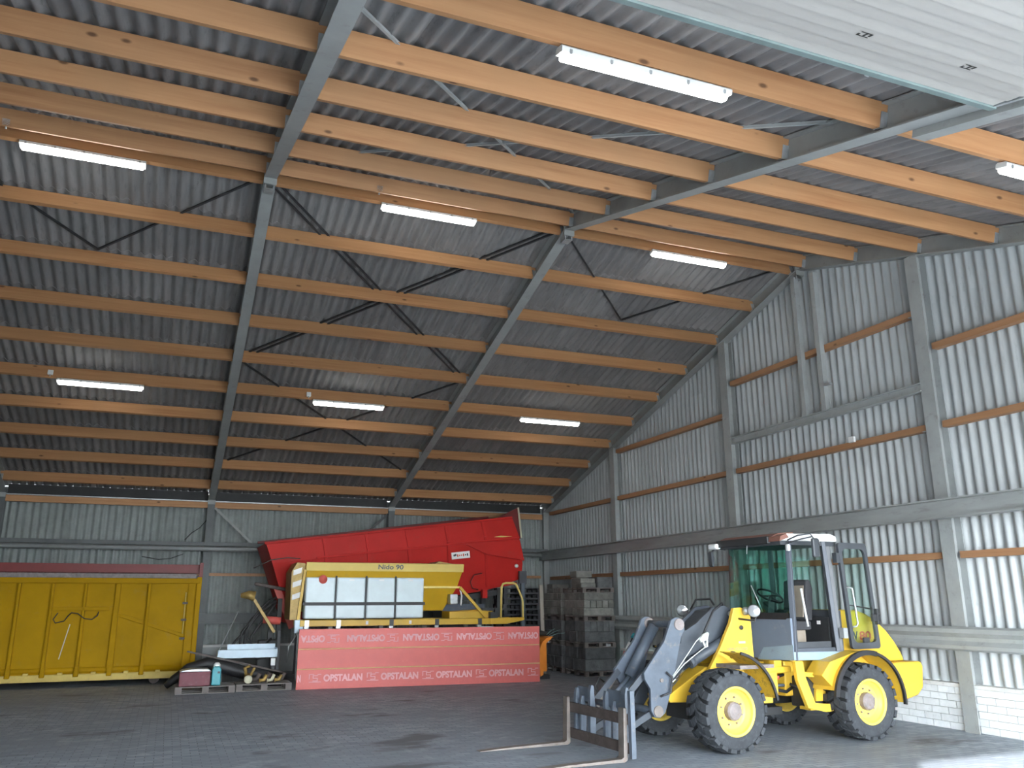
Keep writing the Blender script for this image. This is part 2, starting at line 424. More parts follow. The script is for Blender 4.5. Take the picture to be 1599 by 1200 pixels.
# ---- portal frames
for i, fx in enumerate(FR_X):
    lab = {0: 'grey steel portal frame at the far left end of the barn', 1: 'grey steel portal frame behind the yellow tipping container', 2: 'grey steel portal frame rising beside the yellow container end',
           3: 'grey steel portal frame whose column stands behind the red hopper', 4: 'grey steel portal frame against the corrugated gable wall'}[i]
    t = thing('portal_frame', (fx, 0, 0), lab, None, kind='structure')
    for side in (1, -1):
        a = slope(side, fx, 0, 0); c = slope(side, fx, WH/CT, 0)
        part('rafter', MB().ibeam(a, c+(c-a).normalized()*.25, slope(side, 0, 0, 1)-slope(side, 0, 0, 0), RD, FWD), 'steel_grey', t)
        # column, flange facing inwards
        yy = side*WH
        part('column', MB().ibeam((fx, yy, 0), (fx, yy, HR-WH*ST/CT+.12), (0, side, 0), RD, FWD), 'rail_shaded_column' if i < 4 else 'steel_grey', t)  # same steel as the rafters; light falloff painted in as a darker colour
        part('haunch_plate', MB().box(fx-.10, fx+.10, yy-side*.015, yy, HR-WH*ST/CT-.13, HR-WH*ST/CT-.02) if side > 0 else MB().box(fx-.10, fx+.10, yy, yy+.015, HR-WH*ST/CT-.13, HR-WH*ST/CT-.02), 'steel_grey', t)
    part('ridge_plate', MB().box(fx-.095, fx+.095, -.02, .02, HR-.10, HR+.27), 'steel_grey', t)
    part('ridge_bracket', MB().box(fx-.07, fx-.05, .02, .20, HR-.16, HR-.02).box(fx+.05, fx+.07, .02, .20, HR-.16, HR-.02).box(fx-.07, fx+.07, .02, .20, HR-.17, HR-.155), 'galv', t)

# ---- gable wall on the right
wr = thing('wall_right', (.16, 0, 0), 'light grey corrugated gable wall with timber rails above a white block base', None, kind='structure')
def roof_z(y, n=SHN): return HR-abs(y)*ST/CT+n/CT
XW = .16
def wall_sheet_gable(y0, nw, z0, z1f):
    mb = MB(); seg = 8; n = nw*seg+1
    ys = [y0+WAVE*nw*i/(n-1) for i in range(n)]
    xx = [XW+AMP*math.cos(2*math.pi*(y-y0)/WAVE) for y in ys]
    lo = [(x, y, z0) for x, y in zip(xx, ys)]+[(x, y, max(z0+.01, z1f(y))) for x, y in zip(xx, ys)]
    hi = [(x+.008, y, z) for x, y, z in lo]
    mb.add(lo, [(i, i+1, i+n+1, i+n) for i in range(n-1)], True); mb.add(hi, [(i, i+n, i+n+1, i+1) for i in range(n-1)], True)
    mb.add(lo[:n]+hi[:n], [(i, i+1, n+i+1, n+i) for i in range(n-1)]); mb.add(lo[n:]+hi[n:], [(i+1, i, n+i, n+i+1) for i in range(n-1)])
    return mb
rows = [(.62, 2.60), (2.50, 4.57), (4.47, 6.47), (6.37, 9.0)]
nco = int(25.4/SW)+1
for r_, (za, zb) in enumerate(rows):
    for c_ in range(nco):
        y0 = -12.75+c_*SW
        ym = min(abs(y0), abs(y0+SW)) if y0*(y0+SW) > 0 else 0
        if roof_z(ym)-.02 < za+.05: continue
        mb = wall_sheet_gable(y0, NW, za, lambda y: min(zb, roof_z(y)-.02))
        for v in mb.v: v.x += .0009*(r_ % 2)*8
        part('corrugated_sheet', mb, 'wall_sheet', wr)
GC = (-7.85, -2.64, 2.55, 7.69)
for y in GC:
    part('gable_column', MB().ibeam((-.07, y, 0), (-.07, y, HR-abs(y)*ST/CT), (1, 0, 0), .20, .24), 'column_grey', wr)
edges = [-12.1]+list(GC)+[12.1]
for i in range(5):
    ya, yb = edges[i]+.13, edges[i+1]-.13
    for z in (2.49, 4.47, 5.73 if i in (1, 3) else 6.37 if i == 2 else 0):
        if z == 0: continue
        part('girt', MB().box(.0, .13, ya, yb, z-.05, z+.05), 'girt_timber', wr)
        part('girt_cleat', MB().box(-.03, .12, ya-.02, ya+.10, z-.065, z-.055), 'galv', wr)
# horizontal steel tie and two hanging posts under the ridge
part('tie_beam', MB().ibeam((-.03, -2.53, 5.04), (-.03, 2.44, 5.04), (0, 0, 1), .14, .12), 'column_grey', wr)
for y, w_ in ((.10, .10), (-.42, .10)):
    part('hanging_post', MB().bar((-.06, y, 5.18), (-.06, y, HR-.1-abs(y)*.29), w_, .10, (1, 0, 0)), 'column_grey', wr)
part('post_bracket', MB().box(-.12, -.05, -.62, -.42, 5.62, 5.66), 'galv', wr)
part('junction_box', MB().box(-.05, .0, -.98, -.86, 4.50, 4.60), 'white_plastic', wr)
# crane-rail like beam, crash barrier
part('wall_beam', MB().ibeam((-.21, -12.0, 3.02), (-.21, 12.1, 3.02), (0, 0, 1), .28, .22, .02, .012), 'rail_grey', wr)
prof = [(-.10, 1.12), (-.18, 1.15), (-.20, 1.20), (-.13, 1.26), (-.13, 1.31), (-.20, 1.37), (-.18, 1.43), (-.10, 1.46), (-.098, 1.45), (-.17, 1.42), (-.19, 1.37), (-.12, 1.31), (-.12, 1.26), (-.19, 1.20), (-.17, 1.16), (-.098, 1.13)]
mb = MB(); n = len(prof)
mb.add([(x, -12.0, z) for x, z in prof]+[(x, 12.1, z) for x, z in prof], [(i, (i+1) % n, n+(i+1) % n, n+i) for i in range(n)])
part('guard_rail', mb, 'column_grey', wr)
# block base wall
for i in range(5):
    ya, yb = edges[i]+.04, edges[i+1]-.04
    if i == 2: ya, yb = edges[i]+.14, edges[i+1]-.05
    part('block_core', MB().box(.035, .22, ya, yb, 0, .60), 'mortar', wr)
    part('coping', MB().box(-.03, .13, ya, yb, .60, .655), 'coping', wr, bev=.006)
bl, bh = .30, .10
bme = MB().box(.012, .06, 0, bl-.010, .004, bh-.005).mesh('block'); bme.materials.append(MATS['painted_block'])
for i in range(1, 3):
    ya, yb = edges[i]+(.14 if i == 2 else .04), edges[i+1]-.04
    if i == 2: yb = 1.6
    for r_ in range(6):
        y = ya-(bl/2 if r_ % 2 else 0)
        while y < yb-.03:
            a, b = max(y, ya), min(y+bl, yb)
            if b-a > bl-.01: o = inst('block', bme, wr, (random.uniform(-.003, .003), y, r_*bh))
            elif b-a > .05: part('block', MB().box(.012, .06, a, b-.010, r_*bh+.004, r_*bh+bh-.005), 'painted_block', wr)
            y += bl

# ---- back wall
wb = thing('wall_back', (-10, 12.55, 0), 'grey corrugated back wall with steel rails behind the containers', None, kind='structure')
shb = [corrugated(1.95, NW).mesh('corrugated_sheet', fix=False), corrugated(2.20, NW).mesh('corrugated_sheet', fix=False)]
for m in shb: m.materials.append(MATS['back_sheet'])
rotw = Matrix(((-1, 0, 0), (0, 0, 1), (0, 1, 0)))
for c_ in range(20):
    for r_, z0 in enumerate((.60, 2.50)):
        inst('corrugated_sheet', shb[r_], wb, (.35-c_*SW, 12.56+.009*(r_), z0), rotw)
for b in range(4):
    xa, xb = FR_X[b]+.10, FR_X[b+1]-.10
    part('girt', MB().box(xa, xb, 12.44, 12.53, 2.50, 2.58), 'girt_timber', wb)
    part('coping', MB().box(xa, xb, 12.36, 12.62, .66, .72), 'coping', wb)
    part('base_wall', MB().box(xa, xb, 12.42, 12.62, 0, .66), 'cladding', wb)
part('upper_rail', MB().box(-20, 0, 12.10, 12.20, 3.28, 3.38), 'rail_shaded_column', wb)
part('pipe_rail', MB().tube([(-20, 12.12, 3.20), (0, 12.12, 3.20)], .065, 12), 'rail_grey', wb)
part('lower_rail', MB().box(-20, 0, 12.12, 12.20, 1.25, 1.53).box(-20, 0, 12.02, 12.12, 1.49, 1.53).box(-20, 0, 12.02, 12.12, 1.25, 1.29), 'rail_shaded_column', wb)
part('wall_brace', MB().bar((-9.9, 12.14, 4.30), (-7.7, 12.14, 2.3), .06, .01, (0, 1, 0)), 'steel_grey', wb)
part('wall_brace', MB().bar((-5.1, 12.14, 4.30), (-7.3, 12.14, 2.3), .06, .01, (0, 1, 0)), 'black_steel', wb)
part('loose_cable', MB().tube([(-10.1, 12.08, 3.95), (-10.25, 12.06, 3.75), (-10.45, 12.05, 3.6), (-10.6, 12.05, 3.42)], .012, 6), 'cable_black', wb)
part('loose_cable', MB().tube([(-10.6, 12.0, 3.05), (-10.9, 12.0, 2.93), (-11.2, 12.0, 2.90), (-11.6, 12.02, 2.97)], .010, 6), 'cable_black', wb)

# ---- walls out of view: front wall with three door openings, left gable
wf = thing('wall_front', (-10, -12.5, 0), 'cladded front wall with wide door openings', None, kind='structure')
OPEN = [(-12.9, -10.35, 3.2), (-9.9, -5.2, 4.25), (-4.8, -.25, 4.25)]
xs = [-20.3]
for a, b, h in OPEN: xs += [a, b]
xs.append(.4)
for k in range(0, len(xs), 2): part('cladding_panel', MB().box(xs[k], xs[k+1], -12.58, -12.48, 0, 4.75), 'cladding', wf)
for a, b, h in OPEN: part('lintel', MB().box(a, b, -12.58, -12.48, h, 4.75), 'cladding', wf)
wl = thing('wall_left', (-20.2, 0, 0), 'cladded left gable wall', None, kind='structure')
part('cladding_panel', MB().prism([(-12.6, 0), (12.7, 0), (12.7, roof_z(12.7)-.03), (0, roof_z(0)-.03), (-12.6, roof_z(12.6)-.03)], 'X', -20.3, -20.15), 'cladding', wl)

# ---- open sectional door under the near roof slope
dr = thing('door_1', (-7.5, -10, 5.1), 'white sectional overhead door open under the roof with a pale green edge rail', None, kind='structure')
DS0, DS1 = 8.24, 12.75; DN = -.09
dx0, dx1 = -9.88, -5.10
rotn = slope_rot(-1)
npan = 9; pw = (DS1-DS0-.08)/npan*.985
k = 0; strip = .125
s = DS0+.07
while s < DS1:
    a = slope(-1, 0, s, 0); 
    mb = MB()
    p = [slope(-1, dx0, s+.002, DN), slope(-1, dx1, s+.002, DN), slope(-1, dx1, s+strip-.005, DN+.009), slope(-1, dx0, s+strip-.005, DN+.009)]
    q = [slope(-1, v.x, 0, 0)*0+v+(slope(-1, 0, 0, .04)-slope(-1, 0, 0, 0)) for v in p]
    mb.add(p+q, [(0, 1, 2, 3), (7, 6, 5, 4), (0, 4, 5, 1), (1, 5, 6, 2), (2, 6, 7, 3), (3, 7, 4, 0)])
    part('door_slat', mb, 'door_white', dr)
    s += strip
def dbar(name, s0, s1, n0, n1, xa, xb, mat):
    p = [slope(-1, x, s_, n_) for x in (xa, xb) for s_, n_ in ((s0, n0), (s1, n0), (s1, n1), (s0, n1))]
    return part(name, MB().add(p, [(0, 1, 2, 3), (7, 6, 5, 4), (0, 4, 5, 1), (1, 5, 6, 2), (2, 6, 7, 3), (3, 7, 4, 0)]), mat, dr)
dbar('edge_rail', DS0, DS0+.065, DN-.015, DN+.07, dx0-.02, dx1+.05, 'door_rail')
dbar('door_back', DS0+.06, DS1, DN+.035, DN+.045, dx0, dx1, 'door_white')
dbar('door_track', 7.3, DS1, -.07, -.055, -4.88, -4.72, 'steel_grey')
dbar('door_track', 7.3, DS1, -.055, .06, -4.74, -4.72, 'steel_grey')
dbar('door_track', 7.3, DS1, -.055, .03, -4.88, -4.865, 'steel_grey')
dbar('door_track', DS0, DS1, DN-.005, DN+.06, dx1+.01, dx1+.04, 'galv')
# track hanger on the purlin
part('track_hanger', MB().box(-6.02, -5.98, -7.62, -7.58, 5.95, 6.30).box(-6.08, -5.92, -7.64, -7.56, 6.10, 6.13), 'galv', dr)
for mx, my in ((-6.83, -8.36), (-5.87, -8.36)):
    s_ = (abs(my)-DN*ST)/CT
    for a, b, c_, d_ in ((-.05, .05, -.030, -.022), (-.05, .05, .022, .03), (-.05, -.035, -.03, .0), (.0, .012, -.03, .03), (.035, .05, -.01, .03)):
        dbar('stamp_mark', s_+c_, s_+d_, DN-.002, DN, mx+a, mx+b, 'mark_black')

#@@OBJECTS
# ================================================================ WHEEL LOADER
ld = thing('wheel_loader', (-3.02, -1.715, 0), 'yellow compact wheel loader with grey lifting arms, pallet forks and an open cab door', 'wheel loader')
YC = -1.715
tyre = MB().lathe([(.275, -.16), (.30, -.185), (.35, -.20), (.42, -.20), (.448, -.188), (.456, -.15), (.460, 0), (.456, .15), (.448, .188), (.42, .20), (.35, .20), (.30, .185), (.275, .16)], (0, 0, 0), 'Y', 56)
def pol(r, a, h): return (r*math.cos(a), h, r*math.sin(a))
for k in range(21):
    for sd_ in (-1, 1):
        a0 = 2*math.pi*(k+(.5 if sd_ > 0 else 0))/21
        for h0, h1, sk0, sk1, wd, rr0, rr1 in ((.008, .092, 0, .10, .20, .503, .502), (.108, .198, .12, .15, .195, .501, .486)):
            vs = []
            for h, sk, ro in ((h0, sk0, rr0), (h1, sk1, rr1)):
                for aa, r in ((0, .46 if h < .15 else .44), (wd, .46 if h < .15 else .44), (wd, ro), (0, ro)):
                    vs.append(pol(r, a0+sk+aa, sd_*h))
            tyre.add(vs, [(0, 1, 2, 3), (7, 6, 5, 4), (0, 4, 5, 1), (1, 5, 6, 2), (2, 6, 7, 3), (3, 7, 4, 0)])
tme = tyre.mesh('tyre'); tme.materials.append(MATS['rubber']); tme.materials.append(MATS['tread_groove'])
for p_ in tme.polygons[:56*12]:
    if math.hypot(p_.center.x, p_.center.z) > .445 and abs(p_.center.y) < .19: p_.material_index = 1
rim = MB().lathe([(.292, -.178), (.30, -.185), (.292, -.19), (.268, -.186), (.262, -.165), (.262, -.13), (.238, -.125), (.232, -.085), (.20, -.075), (.13, -.085), (0.01, -.085), (.01, -.07), (.13, -.07), (.20, -.06), (.225, -.05), (.225, .12), (.262, .13), (.262, .165), (.285, .186), (.30, .185), (.292, .178)], (0, 0, 0), 'Y', 48).mesh('rim')
rim.materials.append(MATS['rim_yellow'])
hubm = MB().lathe([(.118, -.084), (.115, -.15), (.095, -.17), (.05, -.178), (.001, -.18)], (0, 0, 0), 'Y', 12, smooth=False)
for k in range(8):
    a = 2*math.pi*k/8+.2
    hubm.lathe([(.013, -.075), (.013, -.105), (.001, -.105)], (.165*math.cos(a), 0, .165*math.sin(a)), 'Y', 6, smooth=False)
hub = hubm.mesh('hub'); hub.materials.append(MATS['hub_grey'])
for wx in (-4.17, -1.86):
    for wy, flip in ((-2.52, 0), (-.91, 1)):
        rr = Matrix.Rotation(math.pi*flip, 3, 'Z') @ Matrix.Rotation(random.uniform(0, 1), 3, 'Y')
        ty = inst('tyre', tme, ld, (wx, wy, .50), rr)
        for nm, me in (('rim', rim), ('hub', hub)):
            h = D.objects.new(nm, me); C.objects.link(h); h.parent = ty
def P_(name, pts, a0, a1, mat, bev=0, parent=ld, axis='Y', label=None, smooth=False):
    return part(name, MB().prism(pts, axis, a0, a1, smooth), mat, parent, bev, label)
# axles and chassis
part('axle', MB().tube([(-4.17, -2.4, .5), (-4.17, -1.0, .5)], .11, 12).box(-4.36, -3.98, -1.95, -1.48, .33, .68), 'black_steel', ld)
part('axle', MB().tube([(-1.86, -2.4, .5), (-1.86, -1.0, .5)], .11, 12).box(-2.05, -1.67, -1.95, -1.48, .33, .68), 'black_steel', ld)
part('rear_chassis', MB().box(-2.75, -.95, -2.05, -1.38, .55, 1.02), 'loader_yellow', ld, .02)
part('side_tank', MB().box(-2.62, -2.30, -2.28, -2.0, .42, .82), 'black_steel', ld, .02)
part('drive_shaft', MB().tube([(-3.95, -1.715, .48), (-2.1, -1.715, .48)], .06, 10).box(-3.45, -2.7, -1.9, -1.5, .30, .40), 'black_steel', ld)
part('articulation_joint', MB().lathe([(.001, .45), (.13, .45), (.13, .62), (.09, .64), (.09, .84), (.13, .86), (.13, 1.0), (.001, 1.0)], (-2.98, YC, 0), 'Z', 16).box(-3.4, -2.98, -1.86, -1.57, .50, .60).box(-3.4, -2.98, -1.86, -1.57, .86, .96), 'loader_yellow', ld)
P_('front_chassis', [(-4.71, .63), (-4.66, .56), (-3.30, .50), (-3.30, .98), (-4.05, .98), (-4.25, .88)], -2.0, -1.43, 'loader_yellow', .01)
part('steering_cylinder', MB().tube([(-3.65, -2.02, .72), (-2.95, -2.02, .70)], .045, 10).tube([(-2.95, -2.02, .70), (-2.6, -2.02, .69)], .022, 8), 'loader_grey', ld)
part('hydraulic_hose', MB().tube([(-3.4, -1.95, .95), (-3.2, -2.0, .86), (-2.95, -2.05, .80), (-2.7, -2.02, .84), (-2.5, -1.95, .95)], .02, 8), 'black_rubber', ld)
part('hydraulic_hose', MB().tube([(-3.4, -1.9, .9), (-3.1, -2.1, .68), (-2.8, -2.12, .62), (-2.45, -2.0, .72)], .022, 8), 'black_rubber', ld)
part('hydraulic_hose', MB().tube([(-2.75, -2.15, .72), (-2.5, -2.2, .60), (-2.3, -2.15, .63)], .02, 8), 'black_rubber', ld)
part('joint_bracket', MB().box(-3.32, -2.78, -2.22, -1.25, .88, .96).box(-3.25, -3.05, -2.24, -2.16, .62, .90).box(-3.05, -2.92, -2.2, -2.1, .92, 1.04).box(-3.28, -3.12, -2.2, -2.12, .50, .64), 'loader_yellow', ld, .006)
part('warning_cap', MB().lathe([(.001, 0), (.03, 0), (.03, .04), (.001, .04)], (-3.02, -2.2, .80), 'Z', 10), 'red_plastic', ld)
# tower plates
for ya, yb in ((-2.12, -2.06), (-1.37, -1.31)):
    tw = P_('tower_plate', [(-3.62, 1.735), (-3.50, 1.745), (-3.34, 1.69), (-3.33, 1.31), (-3.32, .70), (-4.13, .70), (-4.10, .94), (-3.88, 1.24), (-3.69, 1.55)], ya, yb, 'loader_yellow', .006)
    if ya < -2:
        part('boss', MB().lathe([(.001, -.02), (.03, -.02), (.03, .01)], (-3.52, ya, 1.48), 'Y', 12), 'black_steel', tw)
        part('sticker', MB().box(-3.57, -3.46, ya-.003, ya, 1.275, 1.30), 'sticker', tw)
        part('bracket', MB().box(-3.98, -3.42, -2.60, -2.12, .985, 1.03), 'hub_grey', tw)
        part('oil_port', MB().lathe([(.001, -.05), (.045, -.05), (.05, 0)], (-3.70, ya, 1.13), 'Y', 10), 'black_steel', tw)
        text_part('lettering', 'NEW HOLLAND', .06, 'hub_grey', tw, face_minus_y(-3.60, ya-.002, 1.205), .001, width=.34, height=.035)
part('tower_bridge', MB().box(-3.44, -3.30, -2.06, -1.37, .75, 1.55), 'loader_yellow', ld, .01)
# front mudguards
def arc_shell(cx, cz, r, a0, a1, t, y0, y1, n=14):
    mb = MB(); A = [R(a0+(a1-a0)*i/n) for i in range(n+1)]
    pts = [(cx+r*math.cos(a), cz+r*math.sin(a)) for a in A]+[(cx+(r+t)*math.cos(a), cz+(r+t)*math.sin(a)) for a in reversed(A)]
    for i in range(n):
        q = [pts[i], pts[i+1], pts[2*n-i], pts[2*n+1-i]]
        mb.add([(x, y0, z) for x, z in q]+[(x, y1, z) for x, z in q], [(0, 1, 2, 3), (7, 6, 5, 4), (0, 4, 5, 1), (2, 6, 7, 3)]+([(3, 7, 4, 0)] if i == 0 else [])+([(1, 5, 6, 2)] if i == n-1 else []))
    return mb
for s_ in (0, 1):
    y0, y1 = ((-2.68, -2.24) if s_ == 0 else (-1.19, -.75))
    fd = part('front_mudguard', arc_shell(-4.17, .50, .70, 10, 76, .012, y0, y1), 'loader_rusty', ld)
    ye = (y0-.012, y0+.012) if s_ == 0 else (y1-.012, y1+.012)
    part('rubber_edge', arc_shell(-4.17, .50, .685, 8, 78, .035, *ye), 'black_rubber', fd)
    y0, y1 = ((-2.70, -2.28) if s_ == 0 else (-1.15, -.73))
    fr_ = part('rear_mudguard', arc_shell(-1.84, .50, .635, -4, 165, .018, y0, y1, 22), 'loader_yellow', ld)
    ye = (y0-.02, y0+.02) if s_ == 0 else (y1-.02, y1+.02)
    part('rubber_edge', arc_shell(-1.84, .50, .625, -6, 78, .035, *ye), 'black_rubber', fr_)
    part('rubber_edge', arc_shell(-1.84, .50, .605, 74, 172, .065, *ye), 'black_rubber', fr_)
    yw = (-2.32, -2.28) if s_ == 0 else (-1.15, -1.11)
    part('inner_panel', MB().prism([(-1.84+.63*math.cos(R(a)), .50+.63*math.sin(R(a))) for a in range(0, 181, 12)], 'Y', *yw), 'loader_yellow', fr_)
P_('side_panel', [(-2.62, .86), (-2.45, 1.03), (-2.0, 1.14), (-1.9, 1.14), (-2.15, 1.05), (-2.33, .92), (-2.44, .70)], -2.62, -2.30, 'loader_yellow', .006)
# hood and counterweight
hood = P_('rear_hood', [(-1.87, .97), (-1.87, 1.71), (-1.52, 1.70), (-1.32, 1.64), (-1.12, 1.53), (-.96, 1.41), (-.82, 1.26), (-.70, 1.09), (-.65, .97)], -2.30, -1.13, 'loader_yellow', .03)
for k_, (bd, mt, x_, wd_) in enumerate((('W', 'print_dark', -1.62, .15), ('80', 'print_red', -1.40, .23))):
    text_part('lettering', bd, .16, mt, hood, face_minus_y(x_, -2.302, 1.34), .001, width=wd_, height=.125, bold=.03)
part('badge', MB().tube([(-1.80, -2.303, 1.41), (-1.77, -2.303, 1.44), (-1.74, -2.303, 1.40), (-1.77, -2.303, 1.37), (-1.80, -2.303, 1.32)], .006, 6), 'print_dark', hood)
part('badge', MB().box(-1.24, -1.18, -2.304, -2.30, 1.25, 1.262).box(-1.24, -1.18, -2.304, -2.30, 1.28, 1.292), 'print_dark', hood)
part('counterweight', MB().prism([(-.94, .42), (-.58, .50), (-.46, .60), (-.42, .90), (-.46, .965), (-.94, .965), (-1.14, .95), (-1.18, .50)], 'Y', -2.42, -1.01), 'loader_yellow', ld, .03)
# step
P_('step', [(-2.92, 1.04), (-2.78, 1.04), (-2.76, .84), (-2.30, .80), (-2.30, .86), (-2.66, .89), (-2.745, .90)], -2.44, -2.38, 'loader_yellow', .004)
P_('step', [(-2.92, 1.04), (-2.78, 1.04), (-2.75, .82), (-2.62, .50), (-2.42, .475), (-2.19, .475), (-2.19, .385), (-2.44, .375), (-2.75, .44), (-2.90, .80)], -2.46, -2.40, 'loader_yellow', .004)
part('step_tread', MB().box(-2.66, -2.19, -2.40, -2.20, .40, .44), 'loader_yellow', ld)
part('step_hanger', MB().box(-2.30, -2.19, -2.42, -2.3, .80, .86), 'cream', ld)
# ---------------- cab
CX0, CX1, CY0, CY1 = -2.84, -1.90, -2.38, -1.05
cabf = part('cab_floor', MB().box(CX0, CX1, CY0+.02, CY1-.02, 1.04, 1.14), 'cab_frame', ld)
part('cab_front_panel', MB().box(CX0-.02, CX0+.02, CY0+.01, CY1-.01, 1.04, 1.60), 'cab_grey', ld, .01)
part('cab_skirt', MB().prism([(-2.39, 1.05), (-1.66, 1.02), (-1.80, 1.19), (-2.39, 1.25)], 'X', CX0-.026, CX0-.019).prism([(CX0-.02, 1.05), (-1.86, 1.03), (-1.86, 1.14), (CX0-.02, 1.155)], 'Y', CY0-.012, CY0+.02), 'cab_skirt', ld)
part('cab_side_panel', MB().box(CX0, CX1, CY1-.03, CY1, 1.04, 1.60).box(CX1-.04, CX1, CY0+.02, CY1, 1.04, 1.70), 'cab_frame', ld)
part('pillar', MB().bar((CX0+.03, CY0+.02, 1.04), (CX0+.09, CY0+.05, 2.66), .07, .07), 'cab_pillar', ld, .008)
part('pillar', MB().bar((CX0+.03, CY1-.02, 1.04), (CX0+.09, CY1-.05, 2.66), .06, .06), 'cab_frame', ld, .008)
part('pillar', MB().bar((-2.03, CY0+.02, 1.14), (-2.10, CY0+.05, 2.66), .10, .06), 'cab_pillar', ld, .008)
part('pillar', MB().bar((-1.94, CY0+.04, 1.14), (-1.99, CY0+.07, 2.66), .05, .07), 'cab_frame', ld, .008)
part('pillar', MB().bar((-1.93, CY1-.02, 1.04), (-1.97, CY1-.05, 2.66), .07, .07), 'cab_frame', ld, .008)
part('door_sill', MB().box(CX0+.06, -2.08, CY0, CY0+.06, 1.14, 1.20), 'cab_pillar', ld, .006)
part('door_sill', MB().box(CX0+.10, -2.12, CY0+.03, CY0+.07, 1.20, 1.28), 'cab_frame', ld)
for q_ in (CY0+.03, CY1-.09): part('door_header', MB().box(CX0+.08, -1.95, q_, q_+.06, 2.60, 2.67), 'cab_frame', ld)
# bowed windscreen
mb = MB(); n = 12
for i in range(n+1):
    u = i/n; y = CY0+.04+(CY1-CY0-.08)*u; bow = .10*(1-(2*u-1)**2)
    mb.v += [V(CX0-.005-bow*.6, y, 1.62), V(CX0+.055-bow, y, 2.60), V(CX0+.005-bow*.6, y, 1.62), V(CX0+.065-bow, y, 2.60)]
for i in range(n):
    a, b = 4*i, 4*i+4
    mb.f += [(a, a+1, b+1, b), (a+2, b+2, b+3, a+3)]; mb.sm += [True, True]
ws = part('windscreen', mb, 'cab_glass', ld)
mb = MB()
for i in range(n):
    u0, u1 = i/n, (i+1)/n
    for z0, z1 in ((1.58, 1.67),):
        ya, yb = [CY0+.04+(CY1-CY0-.08)*u for u in (u0, u1)]; ba, bb = [.06*(1-(2*u-1)**2) for u in (u0, u1)]
        mb.add([(CX0-.012-ba, ya, z0), (CX0-.012-bb, yb, z0), (CX0-.012-bb, yb, z1), (CX0-.012-ba, ya, z1), (CX0+.02, ya, z0), (CX0+.02, yb, z0), (CX0+.005, yb, z1), (CX0+.005, ya, z1)], [(0, 1, 2, 3), (7, 6, 5, 4), (0, 4, 5, 1), (3, 2, 6, 7)])
part('windscreen_seal', mb, 'black_rubber', ws)
part('wiper_motor', MB().tube([(CX0-.10, YC+.02, 2.62), (CX0-.115, YC+.02, 2.50)], .008, 6), 'galv', ws)
part('wiper', MB().tube([(CX0-.03, -1.85, 1.68), (CX0-.10, -1.72, 2.05)], .007, 6), 'galv', ws)
part('rear_window', MB().box(CX1-.02, CX1-.012, CY0+.10, CY1-.08, 1.70, 2.60), 'clear_glass', ld)
part('side_window', MB().box(CX0+.10, CX1-.06, CY1-.03, CY1-.022, 1.62, 2.60), 'clear_glass', ld)
rf = part('cab_roof', MB().prism([(CX0-.12, 2.655), (CX0-.10, 2.70), (CX0+.02, 2.755), (CX1-.10, 2.775), (CX1+.02, 2.74), (CX1+.03, 2.66)], 'Y', CY0-.02, CY1+.02), 'white_plastic', ld, .02)
part('roof_lining', MB().box(CX0-.08, CX1, CY0+.02, CY1-.02, 2.60, 2.656), 'cab_frame', rf)
part('roof_edge', MB().prism([(CX0-.126, 2.645), (CX0-.106, 2.712), (CX0+.0, 2.752), (CX0+.05, 2.70)], 'Y', CY0-.025, CY0+.22), 'roof_brown', rf)
part('visor', MB().box(CX0-.145, CX0-.09, CY0+.2, CY1+.0, 2.62, 2.725), 'black_steel', rf, .01)
part('roof_cover', MB().prism([(CX0-.125, 2.705), (CX0-.10, 2.722), (CX0+.03, 2.772), (CX0+.30, 2.79), (CX0+.30, 2.76)], 'Y', CY0+.15, CY1+.0), 'roof_brown', rf)
part('roof_lamp', MB().box(CX0-.20, CX0-.10, CY1-.05, CY1+.14, 2.60, 2.68), 'white_plastic', rf, .02)
part('roof_lamp', MB().box(CX0-.02, CX0+.03, CY0-.06, CY0-.015, 2.51, 2.60), 'white_plastic', rf, .01)
# mirrors
mi = part('mirror', MB().box(-2.60, -2.48, -2.66, -2.61, 2.42, 2.68), 'cab_frame', ld, .02)
part('mirror_arm', MB().tube([(-2.82, -2.40, 2.66), (-2.76, -2.55, 2.72), (-2.60, -2.62, 2.74), (-2.54, -2.635, 2.66)], .010, 6).tube([(-2.82, -2.40, 2.62), (-2.70, -2.55, 2.67), (-2.58, -2.62, 2.70)], .010, 6), 'cab_frame', mi)
part('mirror_glass', MB().box(-2.483, -2.478, -2.655, -2.615, 2.44, 2.66), 'chrome', mi)
mi = part('mirror', MB().prism([(-2.98, 2.36), (-2.95, 2.34), (-2.93, 2.48), (-2.96, 2.58), (-2.99, 2.56)], 'Y', -.92, -.84), 'cab_frame', ld)
part('mirror_arm', MB().tube([(-2.82, -1.06, 2.60), (-2.90, -.92, 2.62), (-2.97, -.88, 2.56)], .010, 6), 'cab_frame', mi)
